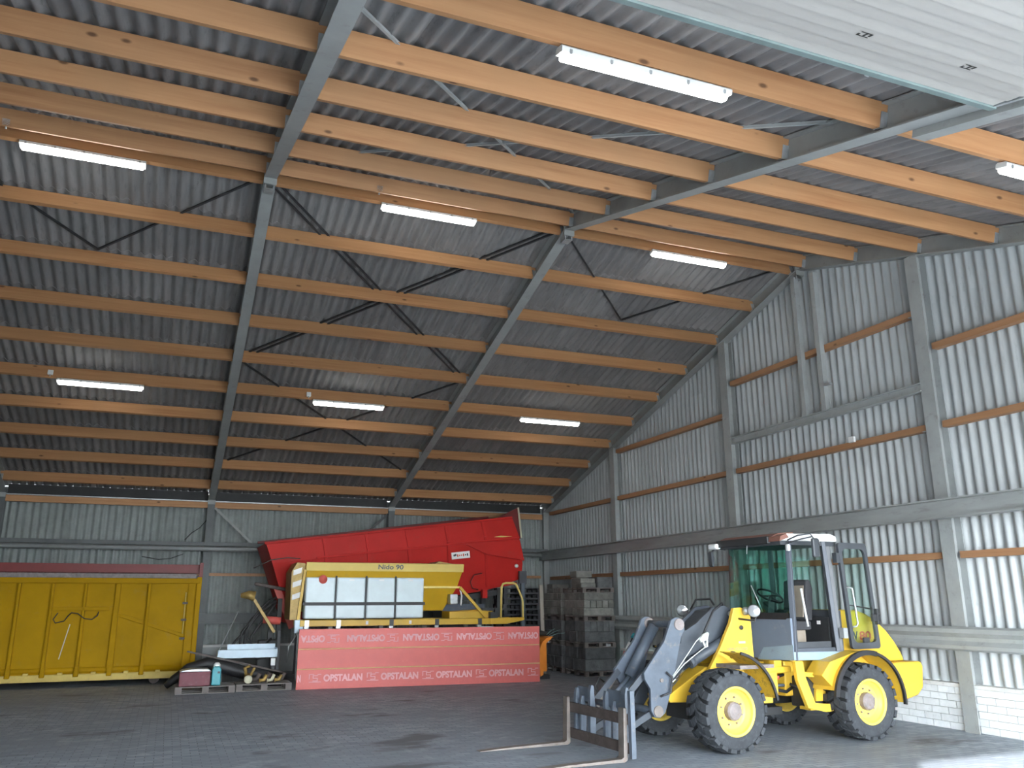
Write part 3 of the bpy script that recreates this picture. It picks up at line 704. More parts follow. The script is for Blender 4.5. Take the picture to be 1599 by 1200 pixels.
# open door folded back along the cab side
def rounded(x0, x1, z0, z1, r, sx=0, n=5):
    out = []
    for cx, cz, a0 in ((x1-r, z1-r, 0), (x0+r, z1-r, 90), (x0+r, z0+r, 180), (x1-r, z0+r, 270)):
        for i in range(n+1):
            a = R(a0+90*i/n); out.append((cx+r*math.cos(a), cz+r*math.sin(a)))
    return [(x+sx*(2.64-z), z) for x, z in out]
dO = rounded(-1.945, -1.39, 1.17, 2.645, .05, .06); dI = rounded(-1.885, -1.445, 1.255, 2.56, .08, .06)
mb = MB(); n = len(dO); ya, yb = -2.475, -2.43
mb.add([(x, ya, z) for x, z in dO]+[(x, ya, z) for x, z in dI]+[(x, yb, z) for x, z in dO]+[(x, yb, z) for x, z in dI],
       sum([[(i, (i+1) % n, n+(i+1) % n, n+i), (2*n+i, 3*n+i, 3*n+(i+1) % n, 2*n+(i+1) % n), (i, 2*n+i, 2*n+(i+1) % n, (i+1) % n), (n+i, n+(i+1) % n, 3*n+(i+1) % n, 3*n+i)] for i in range(n)], []))
cd_ = part('cab_door', mb, 'cab_frame', ld)
part('door_glass', MB().prism(dI, 'Y', -2.456, -2.450), 'clear_glass', cd_)
part('grab_handle', MB().tube([(-1.87, -2.49, 2.02), (-1.80, -2.52, 2.0), (-1.775, -2.52, 1.75), (-1.755, -2.52, 1.52), (-1.78, -2.51, 1.48), (-1.83, -2.49, 1.47)], .013, 8), 'galv', cd_)
part('door_bar', MB().tube([(-1.83, -2.48, 1.77), (-1.40, -2.48, 1.71)], .009, 6), 'black_steel', cd_)
part('door_latch', MB().box(-1.44, -1.30, -2.52, -2.47, 1.54, 1.64).box(-1.37, -1.33, -2.53, -2.47, 1.50, 1.72), 'black_steel', cd_, .006)
part('hinge', MB().box(-1.99, -1.91, -2.47, -2.39, 1.32, 1.46), 'galv', cd_)
part('hinge', MB().box(-1.99, -1.91, -2.47, -2.39, 2.36, 2.50), 'cab_frame', cd_)
part('door_lamp', MB().box(-1.64, -1.53, -2.50, -2.46, 1.255, 1.325), 'black_steel', cd_, .01)
# inside the cab
st_ = part('seat', MB().box(-2.52, -2.08, -1.97, -1.46, 1.42, 1.55), 'seat_fabric', ld, .03)
part('backrest', MB().prism([(-2.16, 1.55), (-2.04, 1.55), (-1.98, 2.0), (-2.03, 2.14), (-2.10, 2.12)], 'Y', -1.95, -1.48), 'seat_fabric', st_, .02)
part('seat_cover', MB().prism([(-2.175, 1.60), (-2.155, 1.60), (-2.095, 2.05), (-2.115, 2.05)], 'Y', -1.90, -1.62), 'seat_tan', st_)
part('seat_base', MB().box(-2.46, -2.14, -1.9, -1.52, 1.14, 1.42), 'seat_tan', st_, .01)
part('grab_rail', MB().tube([(-2.36, -2.18, 1.48), (-2.42, -2.20, 1.75), (-2.47, -2.22, 2.0)], .016, 8), 'white_plastic', ld)
part('battery_box', MB().box(-1.99, -1.92, -2.2, -1.4, 1.20, 1.60), 'black_steel', ld, .01)
part('sticker', MB().box(-2.0, -1.992, -2.05, -1.99, 1.50, 1.55), 'sticker', ld)
col_ = part('steering_column', MB().bar((-2.74, YC, 1.14), (-2.62, YC, 1.82), .12, .12), 'black_steel', ld, .01)
cc = V(-2.59, YC, 1.90); ax = V(.5, 0, .87)
e1, e2 = V(0, 1, 0), V(.87, 0, -.5)
part('steering_wheel', MB().tube([cc+(e1*math.cos(2*math.pi*k/20)+e2*math.sin(2*math.pi*k/20))*.19 for k in range(20)], .015, 8, closed=True).tube([cc-e1*.19, cc, cc+e1*.19], .012, 6).tube([cc, cc+e2*.19], .012, 6).tube([cc, V(-2.63, YC, 1.80)], .02, 8), 'black_rubber', col_)
part('dashboard', MB().box(-2.80, -2.66, -2.2, -1.25, 1.40, 1.62), 'cab_grey', ld, .02)
part('side_console', MB().box(-2.5, -2.0, -1.38, -1.12, 1.14, 1.66), 'seat_fabric', ld, .02)
part('control_lever', MB().tube([(-2.45, -1.3, 1.66), (-2.50, -1.32, 1.84)], .012, 6).lathe([(.001, 0), (.03, .02), (.03, .06), (.001, .08)], (-2.50, -1.32, 1.83), 'Z', 8), 'black_rubber', ld)
# ---------------- lamps on stalks
for lx, ly, fx_, fy_, fz_ in ((-3.46, -2.34, -3.55, -2.1, 1.60), (-3.74, -1.12, -3.62, -1.34, 1.60)):
    def aim(mb, c=V(lx, ly, 1.70)):
        q = Matrix.Rotation(R(42), 3, 'Z')
        for v in mb.v: v.xyz = c+q @ (v-c)
        return mb
    hl = part('work_lamp', aim(MB().lathe([(.001, .10), (.05, .09), (.085, .03), (.088, 0), (.075, -.005)], (lx, ly, 1.70), 'X', 16)), 'black_steel', ld)
    part('lens', aim(MB().lathe([(.078, -.004), (.05, -.016), (.001, -.022)], (lx, ly, 1.70), 'X', 16)), 'lamp_glass', hl)
    part('stalk', MB().tube([(fx_, fy_, fz_), (lx, ly, 1.57), (lx+.03, ly, 1.63)], .014, 6), 'black_steel', hl)
hl = part('indicator_lamp', MB().lathe([(.001, .06), (.05, .05), (.055, 0), (.001, -.02)], (-3.50, -2.20, 1.70), 'X', 12), 'galv', ld)
# ---------------- lifting arms
bm_ = [(-3.46, 1.70), (-3.62, 1.77), (-3.83, 1.75), (-4.12, 1.54), (-4.30, 1.45), (-4.36, 1.47), (-4.39, 1.29), (-4.47, 1.26), (-4.72, .88), (-4.93, .56), (-4.90, .45), (-4.80, .46), (-4.60, .70), (-4.24, 1.02), (-3.80, 1.28), (-3.55, 1.50)]
for ya, yb in ((-1.93, -1.87), (-1.56, -1.50)):
    P_('lift_arm', bm_, ya, yb, 'arm_dark', .006)
P_('arm_box', [(-3.60, 1.74), (-3.85, 1.70), (-4.15, 1.46), (-4.30, 1.30), (-4.05, 1.20), (-3.70, 1.42)], -1.87, -1.56, 'arm_dark', .01)
part('arm_cross_tube', MB().tube([(-4.62, -2.0, .86), (-4.62, -1.43, .86)], .075, 12), 'loader_grey', ld)
part('pivot_pin', MB().tube([(-3.54, -2.10, 1.66), (-3.54, -1.33, 1.66)], .035, 10), 'galv', ld)
lv = [(-4.66, 1.59), (-4.60, 1.625), (-4.53, 1.62), (-4.46, 1.56), (-4.45, 1.47), (-4.51, 1.38), (-4.60, 1.09), (-4.70, .74), (-4.82, .45), (-4.90, .40), (-4.98, .41), (-5.03, .49), (-5.03, .75), (-5.11, .87), (-5.12, .95), (-4.79, 1.32)]
for ya, yb in ((-2.11, -2.06), (-1.42, -1.37)):
    tl = P_('tilt_lever', lv, ya, yb, 'loader_grey', .006)
    part('pin_boss', MB().tube([(-4.545, ya-.025, 1.535), (-4.545, yb+.02, 1.535)], .075, 14), 'hub_grey', tl)
    part('pin_boss', MB().tube([(-4.86, ya-.02, .85), (-4.86, yb, .85)], .025, 10), 'worn_steel', tl)
    part('pin_boss', MB().tube([(-4.93, ya-.02, .48), (-4.93, yb, .48)], .07, 14), 'worn_steel', tl)
part('cross_pin', MB().tube([(-4.545, -2.08, 1.535), (-4.545, -1.40, 1.535)], .045, 12), 'loader_grey', ld)
part('tilt_cylinder', MB().tube([(-4.55, -1.55, 1.50), (-4.98, -1.55, .86)], .075, 14).tube([(-4.98, -1.55, .86), (-5.30, -1.55, .58)], .03, 10), 'loader_grey', ld)
for yy in (-1.998, -1.432):
    lc = part('lift_cylinder', MB().tube([(-3.62, yy, 1.36), (-4.28, yy, 1.05)], .065, 14).tube([(-4.26, yy, 1.06), (-4.32, yy, 1.03)], .073, 14), 'arm_dark', ld)
    part('piston_rod', MB().tube([(-4.30, yy, 1.04), (-4.84, yy, .64)], .026, 10), 'chrome', lc)
part('hydraulic_hose', MB().tube([(-3.55, -1.8, 1.76), (-3.72, -2.0, 1.80), (-3.92, -2.05, 1.70), (-4.02, -2.05, 1.54), (-4.12, -2.05, 1.38)], .016, 8), 'black_rubber', ld)
part('hydraulic_hose', MB().tube([(-4.80, -2.14, .95), (-4.72, -2.16, .88), (-4.76, -2.16, .70), (-4.90, -2.14, .66)], .014, 8), 'black_rubber', ld)
part('hydraulic_hose', MB().tube([(-3.5, -1.55, 1.78), (-3.4, -1.35, 1.86), (-3.55, -1.2, 1.85), (-3.62, -1.15, 1.70)], .014, 8), 'black_rubber', ld)
part('rope', MB().tube([(-4.69, -2.13, .90), (-4.56, -2.13, 1.03), (-4.40, -2.13, 1.20), (-4.30, -2.13, 1.31), (-4.22, -2.13, 1.37), (-4.14, -2.13, 1.40)], .006, 6), 'pale_rope', ld)
part('rope', MB().tube([(-4.69, -2.13, .88), (-4.50, -2.13, 1.04), (-4.28, -2.13, 1.17), (-4.15, -2.13, 1.24), (-4.13, -2.13, 1.30)], .006, 6), 'pale_rope', ld)
part('rope_knot', MB().tube([(-4.24, -2.14, 1.32), (-4.16, -2.15, 1.37), (-4.10, -2.14, 1.42)], [.025, .05, .02], 8).tube([(-4.20, -2.15, 1.33), (-4.17, -2.16, 1.24), (-4.13, -2.15, 1.25), (-4.12, -2.14, 1.34)], .012, 6), 'pale_rope', ld)
part('hose_coupler', MB().tube([(-4.79, -1.2, 1.14), (-4.72, -1.2, 1.27)], .032, 8), 'white_plastic', ld)
part('hose_coupler', MB().tube([(-4.82, -1.2, 1.09), (-4.79, -1.2, 1.15)], .036, 8), 'red_plastic', ld)
part('hose_coupler', MB().tube([(-4.68, -1.2, 1.33), (-4.64, -1.2, 1.39)], .03, 8), 'teal', ld)
part('hose_pipe', MB().tube([(-4.86, -1.2, 1.0), (-4.68, -1.2, 1.33), (-4.58, -1.22, 1.45), (-4.48, -1.3, 1.5)], .012, 6), 'black_rubber', ld)
part('hose_pipe', MB().tube([(-5.2, -1.15, .50), (-5.25, -1.12, .72), (-5.18, -1.1, .82), (-5.1, -1.1, .76)], .012, 6), 'black_rubber', ld)
part('tie_rod', MB().bar((-5.25, -1.15, .46), (-4.66, -1.30, 1.30), .05, .03, (0, 1, 0)), 'worn_steel', ld)
# ---------------- quick hitch and pallet forks
for yy in (-2.02, -1.42):
    part('link_plate', MB().bar((-5.06, yy, .93), (-5.46, yy, .56), .04, .08, (0, 0, 1)), 'arm_dark', ld, .004)
    part('link_plate', MB().bar((-4.93, yy, .47), (-5.48, yy, .22), .04, .08, (0, 0, 1)), 'arm_dark', ld, .004)
part('hitch_tube', MB().tube([(-4.93, -2.08, .48), (-4.93, -1.38, .48)], .045, 12), 'loader_grey', ld)
part('hitch_tube', MB().tube([(-5.46, -2.3, .56), (-5.46, -1.2, .56)], .04, 12), 'loader_grey', ld)
for k_, (yy, zt, wdt) in enumerate(((-1.18, .72, .03), (-1.32, .63, .025), (-1.55, .78, .035), (-1.92, .74, .03), (-2.10, .64, .02), (-2.36, .82, .05))):
    P_('hook_plate', [(-5.62, .10), (-5.61, zt-.08), (-5.59, zt), (-5.555, zt-.01), (-5.53, .45), (-5.54, .10)], yy-wdt, yy+wdt, 'loader_grey', .004)
part('hitch_cross_plate', MB().box(-5.56, -5.53, -1.55, -1.18, .56, .74), 'loader_grey', ld)
part('hitch_cross_plate', MB().box(-5.56, -5.53, -2.36, -1.92, .56, .76), 'loader_grey', ld)
car = part('fork_carriage', MB().box(-5.66, -5.62, -2.50, -1.02, .41, .53).box(-5.66, -5.62, -2.50, -1.02, .09, .21), 'rust_steel', ld, .004)
part('end_bar', MB().box(-5.66, -5.60, -2.60, -2.54, .05, .80), 'loader_grey', car)
part('end_bar', MB().box(-5.66, -5.60, -1.02, -.97, .02, .34), 'loader_grey', car)
for yy in (-2.45, -1.07):
    P_('pallet_fork', [(-5.66, .04), (-5.66, .60), (-5.70, .60), (-5.715, .06), (-5.75, .042), (-6.5, .030), (-6.96, .012), (-6.96, .004), (-5.70, .004), (-5.67, .02)], yy-.06, yy+.06, 'worn_steel', .003)
ld.location = (-3.08, -1.715, 0); ld.rotation_euler.z = R(3.5)
# ================================================================ LIGHT FITTINGS
def fitting(name, x0, side, s, n, label, group):
    # long weatherproof batten: x along the purlin, hung under it
    c = slope(side, x0, s, n); L = 1.62
    t = thing(name, c, label, 'ceiling light', group)
    rot = slope_rot(side)
    def loc(mb):
        for v in mb.v:
            q = Vector((v.x*(1 if rot[0][0] > 0 else -1), v.y, v.z)); v.xyz = c+rot @ q
        return mb
    s_ = 1
    hs = part('housing', loc(MB().prism([(-.065, 0), (-.065, .045), (-.045, .06), (.045, .06), (.065, .045), (.065, 0)], 'X', 0, L)), 'white_plastic', t, .004)
    pts = [(-.06, 0), (-.055, -.03), (-.035, -.05), (.035, -.05), (.055, -.03), (.06, 0)]
    part('diffuser', loc(MB().prism(pts, 'X', .03, L-.03, True)), 'tube_light', t, .01)
    for k in range(5):
        xx = .08+k*(L-.16)/4
        for sg in (-1, 1):
            part('clip', loc(MB().box(xx-.012, xx+.012, sg*.066-.004, sg*.066+.004, -.01, .03)), 'galv', t)
    return t
for b, x0 in enumerate((-13.36, -8.25, -3.22)):
    bay = ('above the yellow container', 'above the red tipper body', 'beside the gable wall')[b]
    fitting('fluorescent_light', x0, 1, .19, -.02, 'lit fluorescent batten under the ridge purlin '+bay, 'fluorescent battens')
    fitting('fluorescent_light', x0, 1, PUR_F[5]+.03, -.02, 'lit fluorescent batten on a middle far slope purlin '+bay, 'fluorescent battens')
fitting('fluorescent_light', -8.36, -1, PUR_N[5], -.025, 'lit fluorescent batten on a near slope purlin beside the open overhead door', 'fluorescent battens')
fitting('fluorescent_light', -3.42, -1, PUR_N[5], -.025, 'lit fluorescent batten on a near slope purlin near the gable wall', 'fluorescent battens')
def jbox(x, side, s, n, label):
    c = slope(side, x, s, n); rot = slope_rot(side)
    t = thing('junction_box', c, label, 'junction box', 'junction boxes')
    def loc(mb):
        for v in mb.v: v.xyz = c+rot @ v
        return mb
    part('lid', loc(MB().box(-.05, .05, -.05, -.035, -.05, .05)), 'white_plastic', t, .006)
    part('back_box', loc(MB().box(-.046, .046, -.035, .0, -.046, .046)), 'white_plastic', t)
    part('cable_gland', loc(MB().tube([(0, -.02, -.046), (0, -.02, -.09)], .012, 8)), 'galv', t)
jbox(-13.48, -1, PUR_N[0]+PT/2, .10, 'white junction box on the ridge purlin above the yellow container')
jbox(-8.36, -1, PUR_N[0]+PT/2, .10, 'white junction box on the ridge purlin above the red hopper')
jbox(-13.48, 1, PUR_F[5]-PT/2, .12, 'white junction box on a middle purlin above the yellow container')
jbox(-8.36, 1, PUR_F[5]-PT/2, .12, 'white junction box on a middle purlin above the red hopper')

# ================================================================ YELLOW HOOKLIFT CONTAINER
yc = thing('container', (-13.4, 10.9, 0), 'long yellow ribbed steel waste container with a dark red top board', 'container')
xa, xb, yf, yk = -16.7, -10.18, 9.72, 12.0
part('side_wall', MB().box(xa, xb, yf+.06, yf+.08, .30, 2.30), 'container_yellow', yc)
part('rear_wall', MB().box(xa, xb, yk-.04, yk-.02, .30, 2.34), 'container_yellow', yc)
part('end_wall', MB().box(xb-.03, xb-.01, yf+.06, yk-.02, .30, 2.34).box(xb-.05, xb, yf+.06, yf+.14, .3, 2.34), 'container_yellow', yc)
part('front_wall', MB().box(xa, xa+.03, yf+.06, yk-.02, .30, 2.34), 'container_yellow', yc)
part('bed', MB().box(xa, xb, yf+.06, yk-.02, .26, .31), 'container_yellow', yc)
part('top_rail', MB().box(xa, xb, yf-.01, yf+.12, 2.25, 2.37), 'container_yellow', yc, .012)
part('bottom_rail', MB().box(xa, xb-.02, yf, yf+.10, .13, .28), 'container_pale', yc, .01)
part('bottom_bulge', MB().tube([(xa, yf+.10, .36), (xb-.1, yf+.10, .36)], .075, 10), 'container_yellow', yc)
for k in range(8):
    rx = -10.95-.355-.667*k+.02
    wide = (k == 1)
    w_ = .07 if wide else .04
    part('rib', MB().prism([(rx-w_, .36), (rx+w_, .36), (rx+w_*.8, 2.25), (rx-w_*.8, 2.25)], 'Y', yf-.03, yf+.07), 'container_yellow', yc, .02)
    part('rib_foot', MB().prism([(rx-.055, .22), (rx+.055, .22), (rx+.045, .44), (rx-.045, .44)], 'Y', yf-.04, yf+.07), 'container_yellow', yc, .02)
    part('lug', MB().box(rx+.30, rx+.40, yf-.03, yf+.06, .26, .32), 'container_pale', yc, .01)
part('corner_post', MB().box(xb-.26, xb-.10, yf, yf+.10, .28, 2.30), 'container_yellow', yc, .012)
part('corner_post', MB().box(xb-.08, xb+.03, yf+.0, yf+.14, .28, 2.40), 'container_yellow', yc, .012)
part('latch_rod', MB().tube([(xb-.30, yf+.04, .95), (xb-.30, yf+.04, 2.05)], .014, 6), 'container_pale', yc)
for z in (1.0, 1.42, 1.80):
    part('hinge_pin', MB().box(xb-.36, xb-.24, yf, yf+.05, z-.025, z+.025), 'rust_steel', yc)
P_('side_brace', [(-11.93, 1.60), (-11.93, 1.52), (-10.45, 1.02), (-10.45, 1.10)], yf+.01, yf+.065, 'container_yellow', .008, yc)
part('tie_bar', MB().box(-13.25, -12.08, yf-.03, yf+.06, 1.64, 1.73), 'container_yellow', yc, .012)
part('loose_hose', MB().tube([(-13.12, yf-.03, 1.60), (-13.2, yf-.03, 1.46), (-13.15, yf-.03, 1.38), (-12.98, yf-.03, 1.42), (-12.92, yf-.03, 1.52), (-12.85, yf-.03, 1.60), (-12.72, yf-.03, 1.58), (-12.58, yf-.03, 1.47), (-12.42, yf-.03, 1.45), (-12.32, yf-.03, 1.53), (-12.30, yf-.03, 1.62)], .013, 6), 'black_rubber', yc)
part('worn_strip', MB().bar((-13.0, yf+.052, .60), (-12.86, yf+.052, 1.35), .02, .012, (0, 1, 0)), 'cream', yc)
part('rim_strip', MB().box(xa, xb-.1, yf+.30, yf+.34, 2.30, 2.50), 'hub_grey', yc)
part('top_board', MB().box(xa, xb-.02, yf+.30, yf+.36, 2.48, 2.70), 'dark_red', yc)
part('top_board_post', MB().box(xb-.04, xb+.04, yf+.12, yf+.36, 2.38, 2.74), 'dark_red', yc)
for rx in (-15.8, -11.0):
    part('roller', MB().tube([(rx, yf+.3, .12), (rx, yf+.6, .12)], .12, 14), 'rust_steel', yc)
    part('roller', MB().tube([(rx, yk-.6, .12), (rx, yk-.3, .12)], .12, 14), 'rust_steel', yc)
part('underframe', MB().box(xa+.3, xb-.3, 10.3, 10.42, .10, .27).box(xa+.3, xb-.3, 11.2, 11.32, .10, .27), 'black_steel', yc)

# ================================================================ RED HOPPER BODY (tilted)
rc = thing('hopper_body', (-5.3, 10.7, 0), 'tilted red steel tipper body with raised tailgate behind the yellow spreader', 'tipper body')
f0, f1 = 9.62, 11.85
top = [(-8.75, 3.23), (-2.2, 4.08)]
def topz(x): return 3.23+(x+8.75)*.1298
def midz(x): return 2.74+(x+8.5)*.148
def botz(x): return 1.30+(x+8.02)*.1567
sect = [(-8.75+i*(6.55/8)) for i in range(9)]
P_('upper_side', [(-8.75, 3.23), (-2.2, 4.08), (-1.97, 3.52), (-8.56, midz(-8.56))], f0, f0+.05, 'hopper_red', .006, rc)
lp = [(-8.56, midz(-8.56)), (-1.97, 3.52), (-1.83, 2.83), (-1.85, 2.42), (-2.85, 2.11), (-8.02, 1.30)]
mb = MB()
def inset(x, z):
    m = midz(x); return f0 + max(0, (m-z))*.16
mb.add([(x, inset(x, z), z) for x, z in lp]+[(x, inset(x, z)+.05, z) for x, z in lp], [tuple(range(6)), tuple(range(11, 5, -1))]+[(i, 6+i, 6+(i+1) % 6, (i+1) % 6) for i in range(6)])
part('lower_side', mb, 'hopper_red', rc)
part('side_flange', MB().bar((-7.5, f0-.02, midz(-7.5)), (-2.0, f0-.02, 3.52), .05, .05), 'hopper_red', rc, .01)
part('top_rim', MB().bar((-8.78, f0+.01, 3.22), (-2.2, f0+.01, 4.07), .09, .06), 'hopper_red', rc, .01)
for rx in (-7.35, -6.28, -5.22, -4.14, -3.09):
    part('rib', MB().bar((rx, f0-.012, topz(rx)-.04), (rx+.10, f0-.012, midz(rx)), .07, .03, (0, 1, 0)), 'hopper_red', rc, .006)
    part('rib', MB().bar((rx+.10, inset(rx, midz(rx))-.015, midz(rx)-.02), (rx+.25, inset(rx, botz(rx))-.015, botz(rx)+.12), .08, .03, (0, 1, 0)), 'hopper_red', rc, .006)
P_('side_gusset', [(-3.55, 3.30), (-3.40, 3.36), (-1.98, 3.46), (-1.85, 2.90), (-2.95, 3.05)], f0-.03, f0+.0, 'hopper_red', .006, rc)
P_('scratch', [(-2.75, 3.52), (-2.55, 3.56), (-2.2, 3.55), (-2.5, 3.52)], f0-.034, f0-.028, 'spreader_lip', 0, rc)
part('drain_hose', MB().tube([(-3.1, f0-.06, 2.55), (-3.32, f0-.04, 2.50), (-3.42, f0-.04, 2.32), (-3.36, f0-.04, 2.16), (-3.2, f0-.05, 2.12)], .018, 6), 'dark_red', rc)
part('outlet_stub', MB().box(-3.02, -2.88, f0+.1, f0+.25, 1.90, 2.12), 'hopper_red', rc)
part('marker_lamp', MB().lathe([(.001, -.03), (.05, -.02), (.055, .01)], (-2.05, f0+.05, 2.76), 'Y', 12), 'white_plastic', rc)
lb = part('name_plate', MB().bar((-3.93, f0+.03, 2.99), (-3.42, f0+.03, 3.05), .012, .18, (0, 0, 1)), 'sticker', rc)
for k_ in range(6): part('plate_mark', MB().bar((-3.78+k_*.055, f0+.022, 3.005+k_*.0065), (-3.745+k_*.055, f0+.022, 3.01+k_*.0065), .004, .035+.03*(k_ in (0, 3, 5)), (0, 0, 1)), 'print_red' if k_ < 4 else 'print_dark', lb)
part('plate_mark', MB().bar((-3.88, f0+.022, 3.0), (-3.80, f0+.022, 3.03), .004, .05), 'print_dark', lb)
# left end wall, slanted
part('end_wall', MB().add([(-8.75, f0, 3.23), (-8.02, inset(-8.02, 1.30), 1.30), (-8.02, f1-.25, 1.30), (-8.75, f1, 3.23), (-8.70, f0, 3.23), (-7.97, inset(-8.02, 1.30), 1.30), (-7.97, f1-.25, 1.30), (-8.70, f1, 3.23)], [(0, 1, 2, 3), (7, 6, 5, 4), (0, 4, 5, 1), (1, 5, 6, 2), (2, 6, 7, 3), (3, 7, 4, 0)]), 'hopper_red', rc)
part('end_strut', MB().bar((-8.42, f0-.02, 2.16), (-7.98, f0+.10, 1.20), .16, .05, (0, 1, 0)), 'red_pale', rc, .008)
part('end_bar', MB().bar((-8.95, f0-.05, 2.25), (-7.7, f0-.05, 2.02), .10, .08), 'rust_steel', rc, .02)
part('end_rope', MB().tube([(-9.0, f0-.04, 2.62), (-8.6, f0-.04, 2.82), (-8.2, f0-.05, 2.88), (-7.9, f0-.05, 2.86)], .014, 6), 'rust_steel', rc)
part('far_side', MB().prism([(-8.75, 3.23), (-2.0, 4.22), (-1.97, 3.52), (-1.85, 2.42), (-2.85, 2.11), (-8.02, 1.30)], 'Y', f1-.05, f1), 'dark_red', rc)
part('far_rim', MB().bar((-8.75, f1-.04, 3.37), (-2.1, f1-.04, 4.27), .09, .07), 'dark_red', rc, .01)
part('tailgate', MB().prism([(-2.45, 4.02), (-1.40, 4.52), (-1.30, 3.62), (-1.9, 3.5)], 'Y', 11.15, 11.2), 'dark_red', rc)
part('tailgate_edge', MB().bar((-1.39, 11.15, 4.53), (-1.29, 11.15, 3.64), .03, .05), 'cream', rc)
part('tailgate_arm', MB().bar((-1.95, 11.17, 3.55), (-2.0, 10.9, 3.3), .06, .06), 'dark_red', rc)
part('bed', MB().bar((-7.95, 10.75, 1.34), (-1.95, 10.75, 2.30), 1.7, .05), 'hopper_red', rc)
for lx, lz in ((-7.6, 1.34), (-2.4, 2.16)):
    for ly in (10.15, 11.4):
        part('support_leg', MB().box(lx-.06, lx+.06, ly-.06, ly+.06, 0, lz), 'black_steel', rc)
part('support_beam', MB().bar((-7.7, 10.15, 1.22), (-2.3, 10.15, 2.08), .10, .14).bar((-7.7, 11.4, 1.22), (-2.3, 11.4, 2.08), .10, .14), 'black_steel', rc)
part('support_block', MB().box(-4.1, -2.9, 9.9, 10.7, .0, 1.75), 'loader_grey', rc)
part('rear_lamp_board', MB().box(-2.0, -1.78, f0-.02, f0+.05, 2.28, 2.62), 'print_dark', rc)
part('rear_post', MB().box(-1.95, -1.85, f0-.05, f0+.05, 1.15, 2.3), 'loader_grey', rc)

# ================================================================ YELLOW SALT SPREADER
sp = thing('salt_spreader', (-5.6, 9.0, 0), 'yellow salt spreader with four white brine tanks standing behind the red board', 'salt spreader')
y0 = 8.40
part('hopper_lip', MB().prism([(y0-.06, 2.53), (y0-.10, 2.72), (y0-.04, 2.735), (y0+.0, 2.53)], 'X', -7.92, -4.04), 'spreader_lip', sp, .006)
hp = MB()
a = [(-7.90, y0-.04, 2.54), (-4.06, y0-.04, 2.54), (-4.14, y0+.12, 2.17), (-7.90, y0+.12, 2.17)]; b = [(-4.42, y0+.42, 1.60), (-7.90, y0+.42, 1.60)]
hp.add(a, [(0, 1, 2, 3)]); hp.add([a[3], a[2], b[0], b[1]], [(0, 1, 2, 3)])
c_ = [(-4.06, y0+1.0, 2.54), (-4.14, y0+.92, 2.17), (-4.42, y0+.75, 1.60)]
hp.add([a[1], c_[0], c_[1], a[2]], [(0, 1, 2, 3)]); hp.add([a[2], c_[1], c_[2], b[0]], [(0, 1, 2, 3)])
d_ = [(-7.90, y0+1.0, 2.54), (-7.90, y0+.92, 2.17), (-7.90, y0+.75, 1.60)]
hp.add([c_[0], d_[0], d_[1], c_[1]], [(0, 1, 2, 3)]); hp.add([c_[1], d_[1], d_[2], c_[2]], [(0, 1, 2, 3)]); hp.add([a[0], a[3], d_[1], d_[0]], [(0, 1, 2, 3)]); hp.add([a[3], b[1], d_[2], d_[1]], [(0, 1, 2, 3)]); hp.add([b[0], c_[2], d_[2], b[1]], [(0, 1, 2, 3)])
part('hopper', hp, 'spreader_yellow', sp)
part('lip_end', MB().prism([(y0-.10, 2.72), (y0+1.04, 2.72), (y0+1.0, 2.53), (y0-.05, 2.53)], 'X', -4.07, -4.03), 'spreader_yellow', sp)
part('rear_lip', MB().box(-7.92, -4.04, y0+.98, y0+1.04, 2.53, 2.73), 'spreader_yellow', sp)
part('hopper_ledge', MB().box(-5.1, -4.08, y0+.06, y0+.16, 2.14, 2.19), 'spreader_lip', sp)
part('cover_hump', MB().prism([(-4.75, 2.72), (-4.6, 2.80), (-4.2, 2.74), (-4.2, 2.72)], 'Y', y0+.2, y0+1.0), 'brass', sp)
nd = text_part('lettering', 'Nido 90', .12, 'loader_grey', sp, Matrix.Translation((-5.90, y0-.088, 2.635)) @ Matrix.Rotation(R(101), 4, 'X'), .001, width=.62, height=.115, bold=.02)
for k in range(4):
    x0_ = -7.94+k*.715
    tk = part('brine_tank', MB().box(x0_+.012, x0_+.70, y0-.22, y0+.10, 1.44, 2.38), 'tank_white', sp, .035)
    if k == 0: part('tank_cap', MB().lathe([(.001, -.03), (.09, -.025), (.10, .0)], (x0_+.40, y0-.22, 2.33), 'Y', 16), 'red_pale', tk)
    part('tank_rib', MB().box(x0_+.30, x0_+.42, y0-.225, y0-.21, 2.30, 2.34), 'white_plastic', tk)
    if k < 3: part('tank_strap', MB().box(x0_+.688, x0_+.727, y0-.232, y0-.2, 1.42, 2.41), 'black_rubber', sp)
part('tank_band', MB().box(-7.98, -5.07, y0-.245, y0-.222, 1.74, 1.81), 'black_rubber', sp)
part('base_beam', MB().box(-8.0, -3.35, y0-.16, y0-.04, 1.27, 1.41), 'spreader_yellow', sp, .008)
part('base_beam', MB().prism([(-3.35, 1.27), (-3.35, 1.41), (-2.42, 1.43), (-2.42, 1.36), (-2.9, 1.27)], 'Y', y0-.16, y0-.04), 'spreader_yellow', sp, .008)
part('base_beam', MB().box(-8.0, -2.42, y0+.9, y0+1.02, 1.27, 1.41), 'spreader_yellow', sp, .008)
for bx in (-7.85, -7.12, -5.86, -4.73, -3.62):
    part('clamp', MB().box(bx-.05, bx+.05, y0-.175, y0-.15, 1.26, 1.41), 'galv' if bx < -7 else 'black_steel', sp)
    part('stand_leg', MB().box(bx-.05, bx+.05, y0-.12, y0-.02, 0, 1.27), 'galv', sp)
    part('stand_leg', MB().box(bx-.05, bx+.05, y0+.9, y0+1.0, 0, 1.27), 'galv', sp)
for bx in (-6.45, -5.4):
    part('reflector', MB().box(bx-.03, bx+.03, y0-.166, y0-.158, 1.30, 1.38), 'sticker', sp)
